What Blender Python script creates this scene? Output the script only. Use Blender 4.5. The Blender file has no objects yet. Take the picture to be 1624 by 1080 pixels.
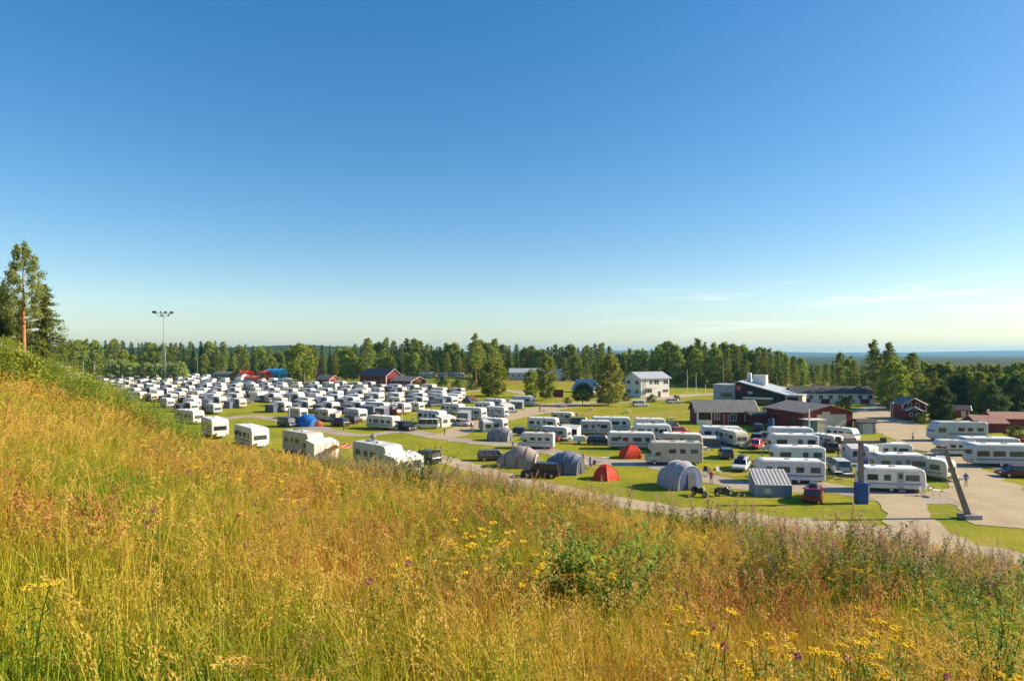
import bpy, math, random
import numpy as np
from mathutils import Vector, Matrix, Euler
R = math.radians
random.seed(7)
rng = np.random.default_rng(11)
SC = bpy.context.scene
COL = SC.collection

# ------------------------------------------------------------------ camera, sky, sun, exposure
EYE = 15.0; FPX = 1000.0; HOR = 562.0
cd = bpy.data.cameras.new('camera'); cam = bpy.data.objects.new('camera', cd); COL.objects.link(cam)
cam.location = (0, 0, EYE); cam.rotation_euler = (R(90), 0, 0)
cd.sensor_width = 36; cd.lens = 36 * FPX / 1624; cd.shift_y = (HOR - 540) / 1624
cd.clip_start = 0.1; cd.clip_end = 60000
SC.camera = cam
SUN_EL, SUN_AZ = 28.0, 85.0          # azimuth measured clockwise from the view direction (+Y)
W = bpy.data.worlds.new("World"); SC.world = W; W.use_nodes = True
wn = W.node_tree; wn.nodes.clear()
def N(nt, typ, **kw):
    n = nt.nodes.new(typ)
    for k, v in kw.items():
        if k in n.inputs.keys(): n.inputs[k].default_value = v
        else: setattr(n, k, v)
    return n
sky = N(wn, 'ShaderNodeTexSky', sky_type='NISHITA', sun_disc=False, sun_elevation=R(SUN_EL), sun_rotation=R(SUN_AZ),
        altitude=300, air_density=1.0, dust_density=0.6, ozone_density=1.4)
hs = N(wn, 'ShaderNodeHueSaturation', Hue=0.503, Saturation=1.62, Value=1.0)
gm = N(wn, 'ShaderNodeGamma', Gamma=0.80)
bg = N(wn, 'ShaderNodeBackground', Strength=0.122)
wo = N(wn, 'ShaderNodeOutputWorld')
tc = N(wn, 'ShaderNodeTexCoord')
mp = N(wn, 'ShaderNodeMapping'); mp.inputs['Scale'].default_value = (3.0, 3.0, 42.0); mp.inputs['Rotation'].default_value = (R(0), R(-2.0), 0)
nz = N(wn, 'ShaderNodeTexNoise', Scale=1.6, Detail=6.0, Roughness=0.55)
rp = N(wn, 'ShaderNodeMapRange'); rp.inputs['From Min'].default_value = 0.52; rp.inputs['From Max'].default_value = 0.74; rp.inputs['To Max'].default_value = 0.5
sx = N(wn, 'ShaderNodeSeparateXYZ')
b1 = N(wn, 'ShaderNodeMapRange', interpolation_type='SMOOTHSTEP'); b1.inputs['From Min'].default_value = 0.015; b1.inputs['From Max'].default_value = 0.045
b2 = N(wn, 'ShaderNodeMapRange', interpolation_type='SMOOTHSTEP'); b2.inputs['From Min'].default_value = 0.12; b2.inputs['From Max'].default_value = 0.07
b3 = N(wn, 'ShaderNodeMapRange', interpolation_type='SMOOTHSTEP'); b3.inputs['From Min'].default_value = 0.05; b3.inputs['From Max'].default_value = 0.35
m1 = N(wn, 'ShaderNodeMath', operation='MULTIPLY'); m2 = N(wn, 'ShaderNodeMath', operation='MULTIPLY'); m3 = N(wn, 'ShaderNodeMath', operation='MULTIPLY')
mx = N(wn, 'ShaderNodeMix', data_type='RGBA'); mx.inputs['B'].default_value = (6.6, 6.5, 6.3, 1)
L = wn.links.new
L(sky.outputs[0], gm.inputs[0]); L(gm.outputs[0], hs.inputs['Color']); L(tc.outputs['Generated'], mp.inputs[0]); L(mp.outputs[0], nz.inputs['Vector'])
L(tc.outputs['Generated'], sx.inputs[0]); L(nz.outputs[0], rp.inputs[0]); L(sx.outputs['Z'], b1.inputs[0]); L(sx.outputs['Z'], b2.inputs[0]); L(sx.outputs['X'], b3.inputs[0])
L(rp.outputs[0], m1.inputs[0]); L(b1.outputs[0], m1.inputs[1]); L(m1.outputs[0], m2.inputs[0]); L(b2.outputs[0], m2.inputs[1])
L(m2.outputs[0], m3.inputs[0]); L(b3.outputs[0], m3.inputs[1]); L(m3.outputs[0], mx.inputs['Factor'])
L(hs.outputs[0], mx.inputs['A']); L(mx.outputs['Result'], bg.inputs[0]); L(bg.outputs[0], wo.inputs[0])
sd = bpy.data.lights.new('sun', 'SUN'); sd.energy = 5.0; sd.angle = R(0.6); sd.color = (1.0, 0.84, 0.62)
so = bpy.data.objects.new('sun', sd); COL.objects.link(so)
sdir = Vector((math.sin(R(SUN_AZ)) * math.cos(R(SUN_EL)), math.cos(R(SUN_AZ)) * math.cos(R(SUN_EL)), math.sin(R(SUN_EL))))
so.rotation_euler = sdir.to_track_quat('Z', 'Y').to_euler(); so.location = (60, 0, 60)
SC.view_settings.view_transform = 'Standard'; SC.view_settings.look = 'None'; SC.view_settings.exposure = 0.9; SC.view_settings.gamma = 1
SC.render.engine = 'CYCLES'
SC.cycles.max_bounces = 5; SC.cycles.diffuse_bounces = 3; SC.cycles.transmission_bounces = 3; SC.cycles.transparent_max_bounces = 6; SC.cycles.volume_bounces = 0

# ------------------------------------------------------------------ helpers
MATS = {}
def mat(name, col, rough=0.7, var=0.12, scale=2.0, bump=0.0, metal=0.0, trans=0.0, rnd=0.0, col2=None, coord='Object', spec=0.4):
    """principled with procedural mottling; rnd = brightness change per object; col2 = the second colour of the mottling"""
    if name in MATS: return MATS[name]
    m = bpy.data.materials.new(name); m.use_nodes = True; nt = m.node_tree; b = nt.nodes['Principled BSDF']
    out = nt.nodes['Material Output']
    b.inputs['Roughness'].default_value = rough; b.inputs['Metallic'].default_value = metal; b.inputs['Specular IOR Level'].default_value = spec
    t = N(nt, 'ShaderNodeTexCoord'); g = N(nt, 'ShaderNodeNewGeometry')
    n = N(nt, 'ShaderNodeTexNoise', Scale=scale, Detail=9.0 if coord == 'World' else 5.0, Roughness=0.68 if coord == 'World' else 0.6)
    nt.links.new(g.outputs['Position'] if coord == 'World' else t.outputs['Object'], n.inputs['Vector'])
    r = N(nt, 'ShaderNodeMapRange'); r.inputs['From Min'].default_value = 0.3; r.inputs['From Max'].default_value = 0.7
    mxx = N(nt, 'ShaderNodeMix', data_type='RGBA')
    c2 = col2 if col2 else tuple(c * (1 - var * 2) for c in col)
    mxx.inputs['A'].default_value = (*c2, 1); mxx.inputs['B'].default_value = (*(min(1, c * (1 + var * 0.4)) for c in col), 1)
    nt.links.new(n.outputs[0], r.inputs[0]); nt.links.new(r.outputs[0], mxx.inputs['Factor'])
    last = mxx.outputs['Result']
    if rnd:
        oi = N(nt, 'ShaderNodeObjectInfo'); h = N(nt, 'ShaderNodeHueSaturation')
        mr = N(nt, 'ShaderNodeMapRange'); mr.inputs['To Min'].default_value = 1 - rnd; mr.inputs['To Max'].default_value = 1 + rnd
        mh = N(nt, 'ShaderNodeMapRange'); mh.inputs['To Min'].default_value = 0.5 - rnd * 0.06; mh.inputs['To Max'].default_value = 0.5 + rnd * 0.04
        nt.links.new(oi.outputs['Random'], mr.inputs[0]); nt.links.new(oi.outputs['Random'], mh.inputs[0])
        nt.links.new(mr.outputs[0], h.inputs['Value']); nt.links.new(mh.outputs[0], h.inputs['Hue']); nt.links.new(last, h.inputs['Color']); last = h.outputs[0]
    nt.links.new(last, b.inputs['Base Color'])
    if bump:
        bp = N(nt, 'ShaderNodeBump', Strength=bump, Distance=0.05); nt.links.new(n.outputs[0], bp.inputs['Height']); nt.links.new(bp.outputs[0], b.inputs['Normal'])
    if trans:
        tr = N(nt, 'ShaderNodeBsdfTranslucent'); ms = N(nt, 'ShaderNodeMixShader', Fac=trans)
        nt.links.new(last, tr.inputs[0]); nt.links.new(b.outputs[0], ms.inputs[1]); nt.links.new(tr.outputs[0], ms.inputs[2]); nt.links.new(ms.outputs[0], out.inputs[0])
    MATS[name] = m
    return m

class MB:
    def __init__(s): s.v = []; s.f = []; s.m = []; s.M = Matrix.Identity(4); s.smooth = False
    def _add(s, vs, fs, mi=0):
        b = len(s.v)
        for p in vs: s.v.append(tuple(s.M @ Vector(p)))
        for f in fs: s.f.append(tuple(b + i for i in f)); s.m.append(mi)
        return s
    def box(s, c, d, mi=0, rz=0, ry=0, rx=0, taper=1.0):
        h = [x / 2 for x in d]; m = Matrix.Translation(c) @ Euler((rx, ry, rz)).to_matrix().to_4x4()
        vs = []
        for z in (-1, 1):
            t = taper if z > 0 else 1
            for y, x in ((-1, -1), (-1, 1), (1, 1), (1, -1)): vs.append(m @ Vector((x * h[0] * t, y * h[1] * t, z * h[2])))
        return s._add(vs, [(3, 2, 1, 0), (4, 5, 6, 7), (0, 1, 5, 4), (1, 2, 6, 5), (2, 3, 7, 6), (3, 0, 4, 7)], mi)
    def quad(s, a, b, c, d, mi=0): return s._add([a, b, c, d], [(0, 1, 2, 3)], mi)
    def tri(s, a, b, c, mi=0): return s._add([a, b, c], [(0, 1, 2)], mi)
    def cyl(s, p0, p1, r0, r1=None, n=8, mi=0, caps=True):
        r1 = r0 if r1 is None else r1; p0 = Vector(p0); p1 = Vector(p1); q = (p1 - p0).to_track_quat('Z', 'Y')
        vs = []
        for p, r in ((p0, r0), (p1, r1)):
            for i in range(n):
                a = 2 * math.pi * i / n; vs.append(p + q @ Vector((r * math.cos(a), r * math.sin(a), 0)))
        fs = [(i, (i + 1) % n, n + (i + 1) % n, n + i) for i in range(n)]
        if caps: fs += [tuple(range(n - 1, -1, -1)), tuple(range(n, 2 * n))]
        return s._add(vs, fs, mi)
    def prism(s, prof, y0, y1, b=0.0, mi=0):
        """profile in XZ extruded along Y, edges bevelled by b"""
        cx = (min(p[0] for p in prof) + max(p[0] for p in prof)) / 2; cz = (min(p[1] for p in prof) + max(p[1] for p in prof)) / 2
        hx = (max(p[0] for p in prof) - min(p[0] for p in prof)) / 2; hz = (max(p[1] for p in prof) - min(p[1] for p in prof)) / 2
        sh = lambda p: (cx + (p[0] - cx) * (1 - b / hx), cz + (p[1] - cz) * (1 - b / hz))
        rings = [(y0, True), (y0 + b, False), (y1 - b, False), (y1, True)] if b else [(y0, False), (y1, False)]
        n = len(prof); vs = []
        for y, k in rings:
            for p in prof:
                q = sh(p) if k else p; vs.append((q[0], y, q[1]))
        fs = []
        for r in range(len(rings) - 1):
            for i in range(n):
                j = (i + 1) % n; fs.append((r * n + i, r * n + j, (r + 1) * n + j, (r + 1) * n + i))
        fs += [tuple(range(n - 1, -1, -1)), tuple((len(rings) - 1) * n + i for i in range(n))]
        return s._add(vs, fs, mi)
    def grid(s, rows, mi=0, closed=False):
        n = len(rows[0]); vs = [p for r in rows for p in r]; fs = []
        for i in range(len(rows) - 1):
            for j in range(n - (0 if closed else 1)):
                k = (j + 1) % n; fs.append((i * n + j, i * n + k, (i + 1) * n + k, (i + 1) * n + j))
        return s._add(vs, fs, mi)
    def ball(s, c, r, mi=0, n=8, m=5):
        rows = []
        for i in range(m + 1):
            t = math.pi * i / m
            rows.append([(c[0] + r[0] * math.sin(t) * math.cos(2 * math.pi * j / n), c[1] + r[1] * math.sin(t) * math.sin(2 * math.pi * j / n), c[2] + r[2] * math.cos(t)) for j in range(n)])
        return s.grid(rows, mi, True)
    def mesh(s, name, mats):
        me = bpy.data.meshes.new(name); me.from_pydata(s.v, [], s.f)
        for m in (mats if isinstance(mats, (list, tuple)) else [mats]): me.materials.append(m)
        me.polygons.foreach_set('material_index', s.m)
        if s.smooth: me.polygons.foreach_set('use_smooth', [True] * len(s.f))
        me.update(); return me
    def build(s, name, mats, parent=None, loc=None, link=True):
        o = bpy.data.objects.new(name, s.mesh(name, mats))
        if link: COL.objects.link(o)
        if parent: o.parent = parent
        if loc: o.location = loc
        return o
def tag(o, label, cat, group=None):
    n = len(label.split())
    if not 4 <= n <= 16: print('LABEL LENGTH', n, label)
    o['label'] = label; o['category'] = cat
    if group: o['group'] = group
    elif 'group' in o: del o['group']
    return o
def thing(name, label='', cat='', loc=(0, 0, 0), rz=0, group=None, link=True):
    o = bpy.data.objects.new(name, None); o.empty_display_size = 0.3
    if link: COL.objects.link(o)
    o.location = loc; o.rotation_euler = (0, 0, R(rz))
    if label: tag(o, label, cat, group)
    return o
def struct(o): o['kind'] = 'structure'; return o
PROTO = {}       # name -> (root, [children...]) kept unlinked until copied
def subtree(o): return [c for c in ALLP if c.parent is o]
ALLP = []
def dup(root, loc, rz, label, cat, group=None, scale=1.0):
    """link a copy of a prototype thing, its parts and sub-parts"""
    def cp(o, parent):
        c = o.copy(); COL.objects.link(c); c.parent = parent
        for ch in KIDS.get(o.name, ()): cp(ch, c)
        return c
    r = cp(root, None); r.location = loc; r.rotation_euler = (0, 0, R(rz))
    r.scale = (scale,) * 3 if not isinstance(scale, tuple) else scale
    tag(r, label, cat, group); return r
KIDS = {}
def part(mb, name, mats, parent):
    """an unlinked part of a prototype"""
    o = mb.build(name, mats, parent, link=False); KIDS.setdefault(parent.name, []).append(o); return o
def proto(name): return thing(name, link=False)

# ------------------------------------------------------------------ terrain: hill in front, flat camp ground behind
A_EYE = 1.75
UT = [-1.3, -.9, -.812, -.77, -.7, -.65, -.6, -.57, -.5, -.4, -.3, -.2, -.1, 0, .1, .2, .4, .6, .8, 1.0, 1.3]
SP = [-.16, -.04, -.008, .006, .034, .052, .080, .102, .126, .146, .163, .176, .187, .195, .216, .248, .272, .290, .330, .365, .43]
YT = [75, 72, 70, 66, 58, 50, 44, 40, 34, 30, 27, 24, 22, 20, 20, 20, 20, 20, 19, 18, 18]
VEG = [0.5] * len(UT)
def hill_z(x, y):
    """height over the camp ground (numpy arrays)"""
    x = np.asarray(x, float); y = np.asarray(y, float)
    ye = np.maximum(y, 0.5); u = x / ye; uc = np.clip(u, -1.3, 1.3)
    Y = np.interp(uc, UT, YT); S = np.interp(uc, UT, SP) + 1.05 / Y
    p = S - 2 * A_EYE / Y; c = A_EYE / Y ** 2
    d = A_EYE + p * ye + c * ye ** 2 + 0.22 * (x - uc * ye) - 0.08 * (0.5 - np.minimum(y, 0.5))
    bump = 0.10 * np.sin(x * .55 + 1.3 * np.sin(y * .31)) * np.cos(y * .47 + x * .13) + 0.05 * np.sin(x * 1.7 + y * 1.1)
    w = np.clip((np.hypot(x, y) - 2) / 6, 0, 1)
    return EYE - d + bump * w
def ter(x, y):
    h = hill_z(x, y)
    return np.maximum(h, 0.0)
def terf(x, y): return float(ter(x, y))
def G(px, py, z=0.0):
    """ground point whose distance is given by the photo row (camp ground is flat)"""
    y = (EYE - z) * FPX / (py - HOR); return Vector(((px - 812) / FPX * y, y, z))
def H(px, py):
    """point of the meadow slope seen at a photo pixel"""
    u = (px - 812) / FPX; v = (py - HOR) / FPX; y = 2.0
    while y < 150:
        if EYE - v * y <= terf(u * y, y): break
        y += 0.1
    return Vector((u * y, y, terf(u * y, y)))

def H2(px, py, gr=0.5):
    """same, for a thing whose foot stands in grass of height gr"""
    u = (px - 812) / FPX; v = (py - HOR) / FPX; y = 1.5
    while y < 150:
        if EYE - v * y <= terf(u * y, y) + gr: break
        y += 0.1
    return Vector((u * y, y, terf(u * y, y)))

# ground sheet (polar grid round the camera, out to the horizon)
def build_ground():
    rings = np.concatenate([[0.0], np.geomspace(0.6, 14000, 250)]); na = 300
    # finer angular steps in front of the camera
    t = np.linspace(0, 1, na, endpoint=False); ang = 2 * math.pi * t + 0.55 * np.sin(2 * math.pi * t) * -1.0
    vs = []; 
    for r in rings[1:]:
        X = r * np.sin(ang); Yv = r * np.cos(ang); Z = ter(X, Yv)
        if r > 300: Z = Z * max(0, 1 - (r - 300) / 300)
        vs += list(zip(X.tolist(), Yv.tolist(), Z.tolist()))
    n = na; k = len(rings) - 1; fs = []
    for i in range(k - 1):
        for j in range(n):
            j2 = (j + 1) % n; fs.append((i * n + j, (i + 1) * n + j, (i + 1) * n + j2, i * n + j2))
    fs.append(tuple(range(n)))
    me = bpy.data.meshes.new('ground'); me.from_pydata(vs, [], fs)
    me.polygons.foreach_set('use_smooth', [True] * len(fs))
    m = bpy.data.materials.new('ground'); m.use_nodes = True; nt = m.node_tree; b = nt.nodes['Principled BSDF']; b.inputs['Roughness'].default_value = 0.95; b.inputs['Specular IOR Level'].default_value = 0.1
    g = N(nt, 'ShaderNodeNewGeometry'); s = N(nt, 'ShaderNodeSeparateXYZ'); nt.links.new(g.outputs['Position'], s.inputs[0])
    def noise(sc, det=5.0, rough=0.6, vec=None):
        q = N(nt, 'ShaderNodeTexNoise', Scale=sc, Detail=det, Roughness=rough); nt.links.new(vec or g.outputs['Position'], q.inputs['Vector']); return q
    def ramp(src, stops):
        q = N(nt, 'ShaderNodeValToRGB'); e = q.color_ramp.elements
        while len(e) < len(stops): e.new(0.5)
        for el, (p, c) in zip(e, stops): el.position = p; el.color = (*c, 1)
        nt.links.new(src, q.inputs[0]); return q.outputs[0]
    def mix(f, a, c):
        q = N(nt, 'ShaderNodeMix', data_type='RGBA'); nt.links.new(f, q.inputs['Factor']); nt.links.new(a, q.inputs['A']); nt.links.new(c, q.inputs['B']); return q.outputs['Result']
    n1 = noise(0.11, 8, 0.7); n2 = noise(1.3, 8, 0.75)
    lawn = ramp(n1.outputs[0], [(.30, (.09, .14, .007)), (.42, (.20, .235, .009)), (.54, (.33, .31, .012)), (.68, (.46, .34, .035))])
    fine = ramp(n2.outputs[0], [(.3, (.10, .14, .01)), (.7, (.30, .29, .02))])
    mm = N(nt, 'ShaderNodeMix', data_type='RGBA'); mm.inputs['Factor'].default_value = .45; nt.links.new(lawn, mm.inputs['A']); nt.links.new(fine, mm.inputs['B'])
    n4 = noise(.38, 7, .7)
    worn = N(nt, 'ShaderNodeMapRange'); worn.inputs['From Min'].default_value = .54; worn.inputs['From Max'].default_value = .72; worn.inputs['To Max'].default_value = .75; nt.links.new(n4.outputs[0], worn.inputs[0])
    wc = N(nt, 'ShaderNodeRGB'); wc.outputs[0].default_value = (.42, .30, .10, 1)
    lawn2 = mix(worn.outputs[0], mm.outputs['Result'], wc.outputs[0])
    soil = ramp(n2.outputs[0], [(.3, (.10, .075, .02)), (.7, (.24, .18, .04))])
    wood = ramp(n1.outputs[0], [(.3, (.022, .04, .012)), (.7, (.05, .075, .02))])
    hm = N(nt, 'ShaderNodeMapRange'); hm.inputs['From Min'].default_value = .02; hm.inputs['From Max'].default_value = .8; nt.links.new(s.outputs['Z'], hm.inputs[0])
    dm = N(nt, 'ShaderNodeMapRange'); dm.inputs['From Min'].default_value = 380; dm.inputs['From Max'].default_value = 520; nt.links.new(s.outputs['Y'], dm.inputs[0])
    c = mix(dm.outputs[0], mix(hm.outputs[0], lawn2, soil), wood)
    nt.links.new(c, b.inputs['Base Color'])
    bp = N(nt, 'ShaderNodeBump', Strength=0.9, Distance=0.12); n3 = noise(3.0, 8, 0.8); nt.links.new(n3.outputs[0], bp.inputs['Height']); nt.links.new(bp.outputs[0], b.inputs['Normal'])
    me.materials.append(m); o = bpy.data.objects.new('ground', me); COL.objects.link(o); struct(o)
build_ground()

# hills at the horizon: real distance, real height
def ridge(name, x0, x1, d0, prof, depth, m, seed):
    """prof: list of (px, py) of the skyline; the crest stands at distance d0"""
    nx = 160; rows = []
    px = np.linspace(x0, x1, nx); top = np.interp(px, [p[0] for p in prof], [p[1] for p in prof])
    r = np.random.default_rng(seed)
    crest = EYE + (HOR - top) / FPX * d0 + r.normal(0, d0 * .00025, nx)
    X = (px - 812) / FPX * d0
    for k, (dy, fh) in enumerate(((-depth, 0.0), (-depth * .75, .22), (-depth * .5, .5), (-depth * .3, .72), (-depth * .1, .93), (0, 1.0), (depth * .4, .9), (depth, 0.0))):
        w = 1 + 0.10 * np.sin(X / d0 * 17 + k) * (fh * (1 - fh)) * 4
        rows.append([(float(X[i]), float(d0 + dy), float(crest[i] * fh * w[i] - (0.5 if fh == 0 else 0))) for i in range(nx)])
    mb = MB(); mb.grid(rows); mb.smooth = True; return struct(mb.build(name, m))
mh = mat('hill_forest', (.045, .09, .035), 0.95, col2=(.02, .05, .025), scale=.012, coord='World', spec=.05)
ridge('hill', -700, 900, 1500, [(-700, 552), (0, 553), (150, 551), (300, 552), (400, 550), (450, 547.5), (520, 548.5), (560, 550), (640, 555), (720, 557), (800, 559), (900, 564)], 500, mh, 1)
ridge('hill', 780, 2500, 9000, [(780, 558), (880, 555), (980, 556), (1060, 556), (1200, 556.5), (1260, 558.5), (1330, 560), (1400, 559), (1480, 558.5), (1560, 557), (1624, 556), (2500, 555)], 2500, mh, 2)
ridge('hill', 1000, 2500, 4200, [(1000, 572), (1180, 570), (1260, 569), (1330, 573), (1420, 571), (1500, 568), (1624, 570), (2500, 568)], 900, mh, 3)
hz = MB(); hz.box((0, 5500, 74), (26000, 15500, 150)); hm_ = bpy.data.materials.new('haze'); hm_.use_nodes = True
hm_.node_tree.nodes.clear(); pv = N(hm_.node_tree, 'ShaderNodeVolumePrincipled', Density=0.00008); pv.inputs['Color'].default_value = (.30, .66, 1.0, 1); pv.inputs['Anisotropy'].default_value = 0.2
ho_ = N(hm_.node_tree, 'ShaderNodeOutputMaterial'); hm_.node_tree.links.new(pv.outputs[0], ho_.inputs['Volume'])
hzo = hz.build('haze', hm_); hzo['kind'] = 'stuff'

# ------------------------------------------------------------------ roads and gravel
mgrav = mat('gravel', (.47, .375, .235), .95, col2=(.35, .28, .18), scale=.28, coord='World', bump=.4, spec=.1)
masph = mat('worn_asphalt', (.40, .33, .26), .95, col2=(.30, .25, .19), scale=.3, coord='World', bump=.3, spec=.1)
def smooth_path(pts, step=1.5):
    P = [Vector(p) for p in pts]; out = []
    for i in range(len(P) - 1):
        a = P[max(0, i - 1)]; b = P[i]; c = P[i + 1]; d = P[min(len(P) - 1, i + 2)]
        n = max(2, int((c - b).length / step))
        for k in range(n):
            t = k / n
            out.append(0.5 * ((2 * b) + (c - a) * t + (2 * a - 5 * b + 4 * c - d) * t * t + (3 * b - a - 3 * c + d) * t ** 3))
    out.append(P[-1]); return out
def road(name, pix, widths, z, m, seed=0):
    """pix: centre line in photo rows; widths in metres at each point"""
    r = random.Random(seed); pts = [G(*p) for p in pix]; w0 = widths
    C = smooth_path(pts); n = len(C); L_ = []; 
    for i, c in enumerate(C):
        t = (C[min(n - 1, i + 1)] - C[max(0, i - 1)]).normalized(); nn = Vector((-t.y, t.x, 0))
        w = float(np.interp(i / (n - 1) * (len(w0) - 1), range(len(w0)), w0)) / 2
        row = []
        for k in range(-3, 4):
            j = r.uniform(-.6, .6) if abs(k) == 3 else 0
            p = c + nn * (k / 3 * w + j); row.append((p.x, p.y, z))
        L_.append(row)
    mb = MB(); mb.grid(L_); return struct(mb.build(name, m))
road('gravel_road', [(560, 712), (640, 716), (700, 727), (750, 741), (830, 765), (1000, 799), (1120, 815), (1250, 831), (1420, 846), (1500, 868), (1624, 890), (1800, 925)], [3.2, 3.4, 3.6, 3.6, 3.6, 3.8, 3.8, 3.8, 4.5, 5, 5, 5], .021, mgrav, 1)
road('camp_road', [(330, 668), (400, 660), (470, 672), (560, 690), (640, 684), (700, 693), (760, 702), (830, 707), (900, 722), (960, 732), (1040, 737), (1120, 757), (1200, 771), (1310, 773), (1400, 786), (1500, 790), (1624, 806), (1760, 825)], [5, 5, 4, 4, 5, 5, 4, 4, 4, 4, 4, 4.5, 5, 5, 5, 6, 7, 7], .026, masph, 2)
road('camp_road', [(680, 694), (720, 688), (758, 672), (800, 663), (850, 652), (900, 641), (960, 638), (1040, 633), (1100, 626), (1180, 624)], [5, 7, 8, 10, 12, 8, 7, 9, 10, 7], .031, mgrav, 3)
road('camp_road', [(830, 690), (880, 697), (980, 694), (1080, 706), (1170, 708), (1240, 712), (1340, 735), (1400, 738), (1480, 752)], [3, 3.5, 3, 3, 4, 3.5, 3.5, 3.5, 5], .036, masph, 4)
road('camp_road', [(1640, 840), (1592, 806), (1562, 775), (1534, 748), (1502, 724), (1462, 705), (1437, 690), (1420, 676), (1395, 662), (1385, 650), (1400, 641), (1300, 640)], [8, 8, 5, 4.5, 6, 10, 12, 13, 9, 7, 6, 4], .041, mgrav, 5)
road('dirt_track', [(1420, 783), (1432, 805), (1450, 832), (1490, 876)], [5.5, 3.2, 4.5, 8.5], .046, mgrav, 6)
road('car_park', [(860, 628), (790, 618), (740, 622)], [8, 7, 3], .051, mgrav, 7)
road('camp_road', [(1480, 720), (1540, 733), (1640, 748), (1720, 756)], [5, 4, 4, 4], .056, mgrav, 8)
road('camp_road', [(1395, 655), (1250, 652), (1180, 651)], [5, 4, 4], .061, mgrav, 9)
# ------------------------------------------------------------------ materials of the made things
WHITE = mat('white_paint', (.70, .68, .63), .45, var=.09, scale=1.2, rnd=.13)
CREAM = mat('cream_paint', (.60, .55, .43), .5, var=.08, scale=1.2, rnd=.12)
PALE = mat('pale_grey_paint', (.46, .49, .50), .45, var=.08, scale=1.2, rnd=.14)
ROOFW = mat('roof_white', (.84, .82, .78), .5, var=.08, scale=1.5)
GLASS = mat('tinted_window', (.075, .078, .08), .12, var=.3, scale=1.1, spec=.6, rnd=.75)
TYRE = mat('tyre_rubber', (.025, .025, .026), .85, var=.1)
RIM = mat('rim_metal', (.5, .5, .5), .35, var=.1, metal=.6)
METAL = mat('galvanised', (.42, .43, .44), .45, var=.12, metal=.5)
DARKM = mat('dark_metal', (.06, .06, .065), .5)
PLAST = mat('grey_plastic', (.22, .22, .23), .6)
RED = mat('red_fabric', (.78, .06, .02), .75, var=.08, scale=3, trans=.15)
AWN_G = mat('grey_awning', (.22, .23, .26), .85, var=.1, scale=1.5, rnd=.25)
AWN_D = mat('dark_awning', (.10, .11, .14), .85, var=.1, scale=1.5, rnd=.35)
AWN_L = mat('light_awning', (.62, .61, .58), .8, var=.06, scale=1.5, trans=.1)
BLUEF = mat('blue_fabric', (.015, .16, .55), .7, var=.1, scale=2, trans=.1)
BEIGE = mat('beige_fabric', (.42, .34, .29), .8, var=.12, scale=3, bump=.8, trans=.08)
SLATE = mat('slate_fabric', (.20, .22, .29), .8, var=.12, scale=3, bump=.8, trans=.05)
FALU = mat('red_boards', (.20, .03, .025), .85, col2=(.14, .022, .018), scale=3)
FALUL = mat('lit_red_boards', (.42, .085, .055), .85, col2=(.34, .06, .04), scale=3)  # lit copy of the red boards, sunshine put into a brighter colour
TRIMW = mat('white_trim', (.78, .76, .72), .6, var=.04)
CREAMW = mat('cream_wall', (.55, .48, .40), .85, var=.05, scale=1)
ROOFG = mat('grey_roof', (.20, .19, .18), .85, col2=(.13, .125, .12), scale=1.2)
ROOFD = mat('dark_roof', (.075, .07, .075), .8, col2=(.045, .045, .05), scale=1.5)
ROOFR = mat('red_roof', (.36, .18, .14), .85, col2=(.28, .14, .11), scale=1.5)
BLACKW = mat('black_boards', (.022, .022, .025), .7, var=.1)
WALLW = mat('white_wall', (.74, .72, .66), .8, var=.04, scale=.8)
ROOFM = mat('metal_roof', (.50, .52, .54), .45, var=.08, scale=.7, metal=.2)
WOODP = mat('weathered_wood', (.24, .21, .18), .85, var=.15, scale=4)
BLUEP = mat('blue_padding', (.012, .07, .30), .55, var=.1, scale=3)
def paint(name, c, rough=.3): return mat(name, c, rough, var=.03, spec=.5)
STRIPES = [mat('blue_stripe', (.05, .12, .30), .4), mat('grey_stripe', (.25, .26, .27), .4), mat('teal_stripe', (.03, .28, .30), .4), mat('brown_stripe', (.30, .20, .12), .4)]

def wheel(parent, x, y, r=.32, w=.2, name='wheel'):
    a = MB(); a.cyl((x, y - w / 2, r), (x, y + w / 2, r), r, n=14); t = part(a, name, TYRE, parent)
    b = MB(); b.cyl((x, y - w / 2 - .012, r), (x, y + w / 2 + .012, r), r * .6, n=12); part(b, 'rim', RIM, t)
    return t

def caravan_profile(L, H, z0, front=.35, rear=.12, nose=.55):
    h = L / 2
    pts = [(-h + .05, z0), (h - .12, z0), (h, z0 + .25), (h, z0 + (H - z0) * .42)]
    # front slopes back and rounds into the roof
    for t in (0.25, .5, .75, 1.0):
        a = t * math.pi / 2; pts.append((h - front + front * math.cos(a), z0 + (H - z0) * .42 + (H - z0) * .56 * math.sin(a) ** .9))
    pts += [(0.1 * L, H), (-h + .45, H - .01)]
    for t in (.33, .66, 1.0):
        a = t * math.pi / 2; pts.append((-h + .35 * (1 - math.sin(a)) , H - .02 - .35 * (1 - math.cos(a))))
    pts.append((-h, z0 + .3)); return pts

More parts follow.
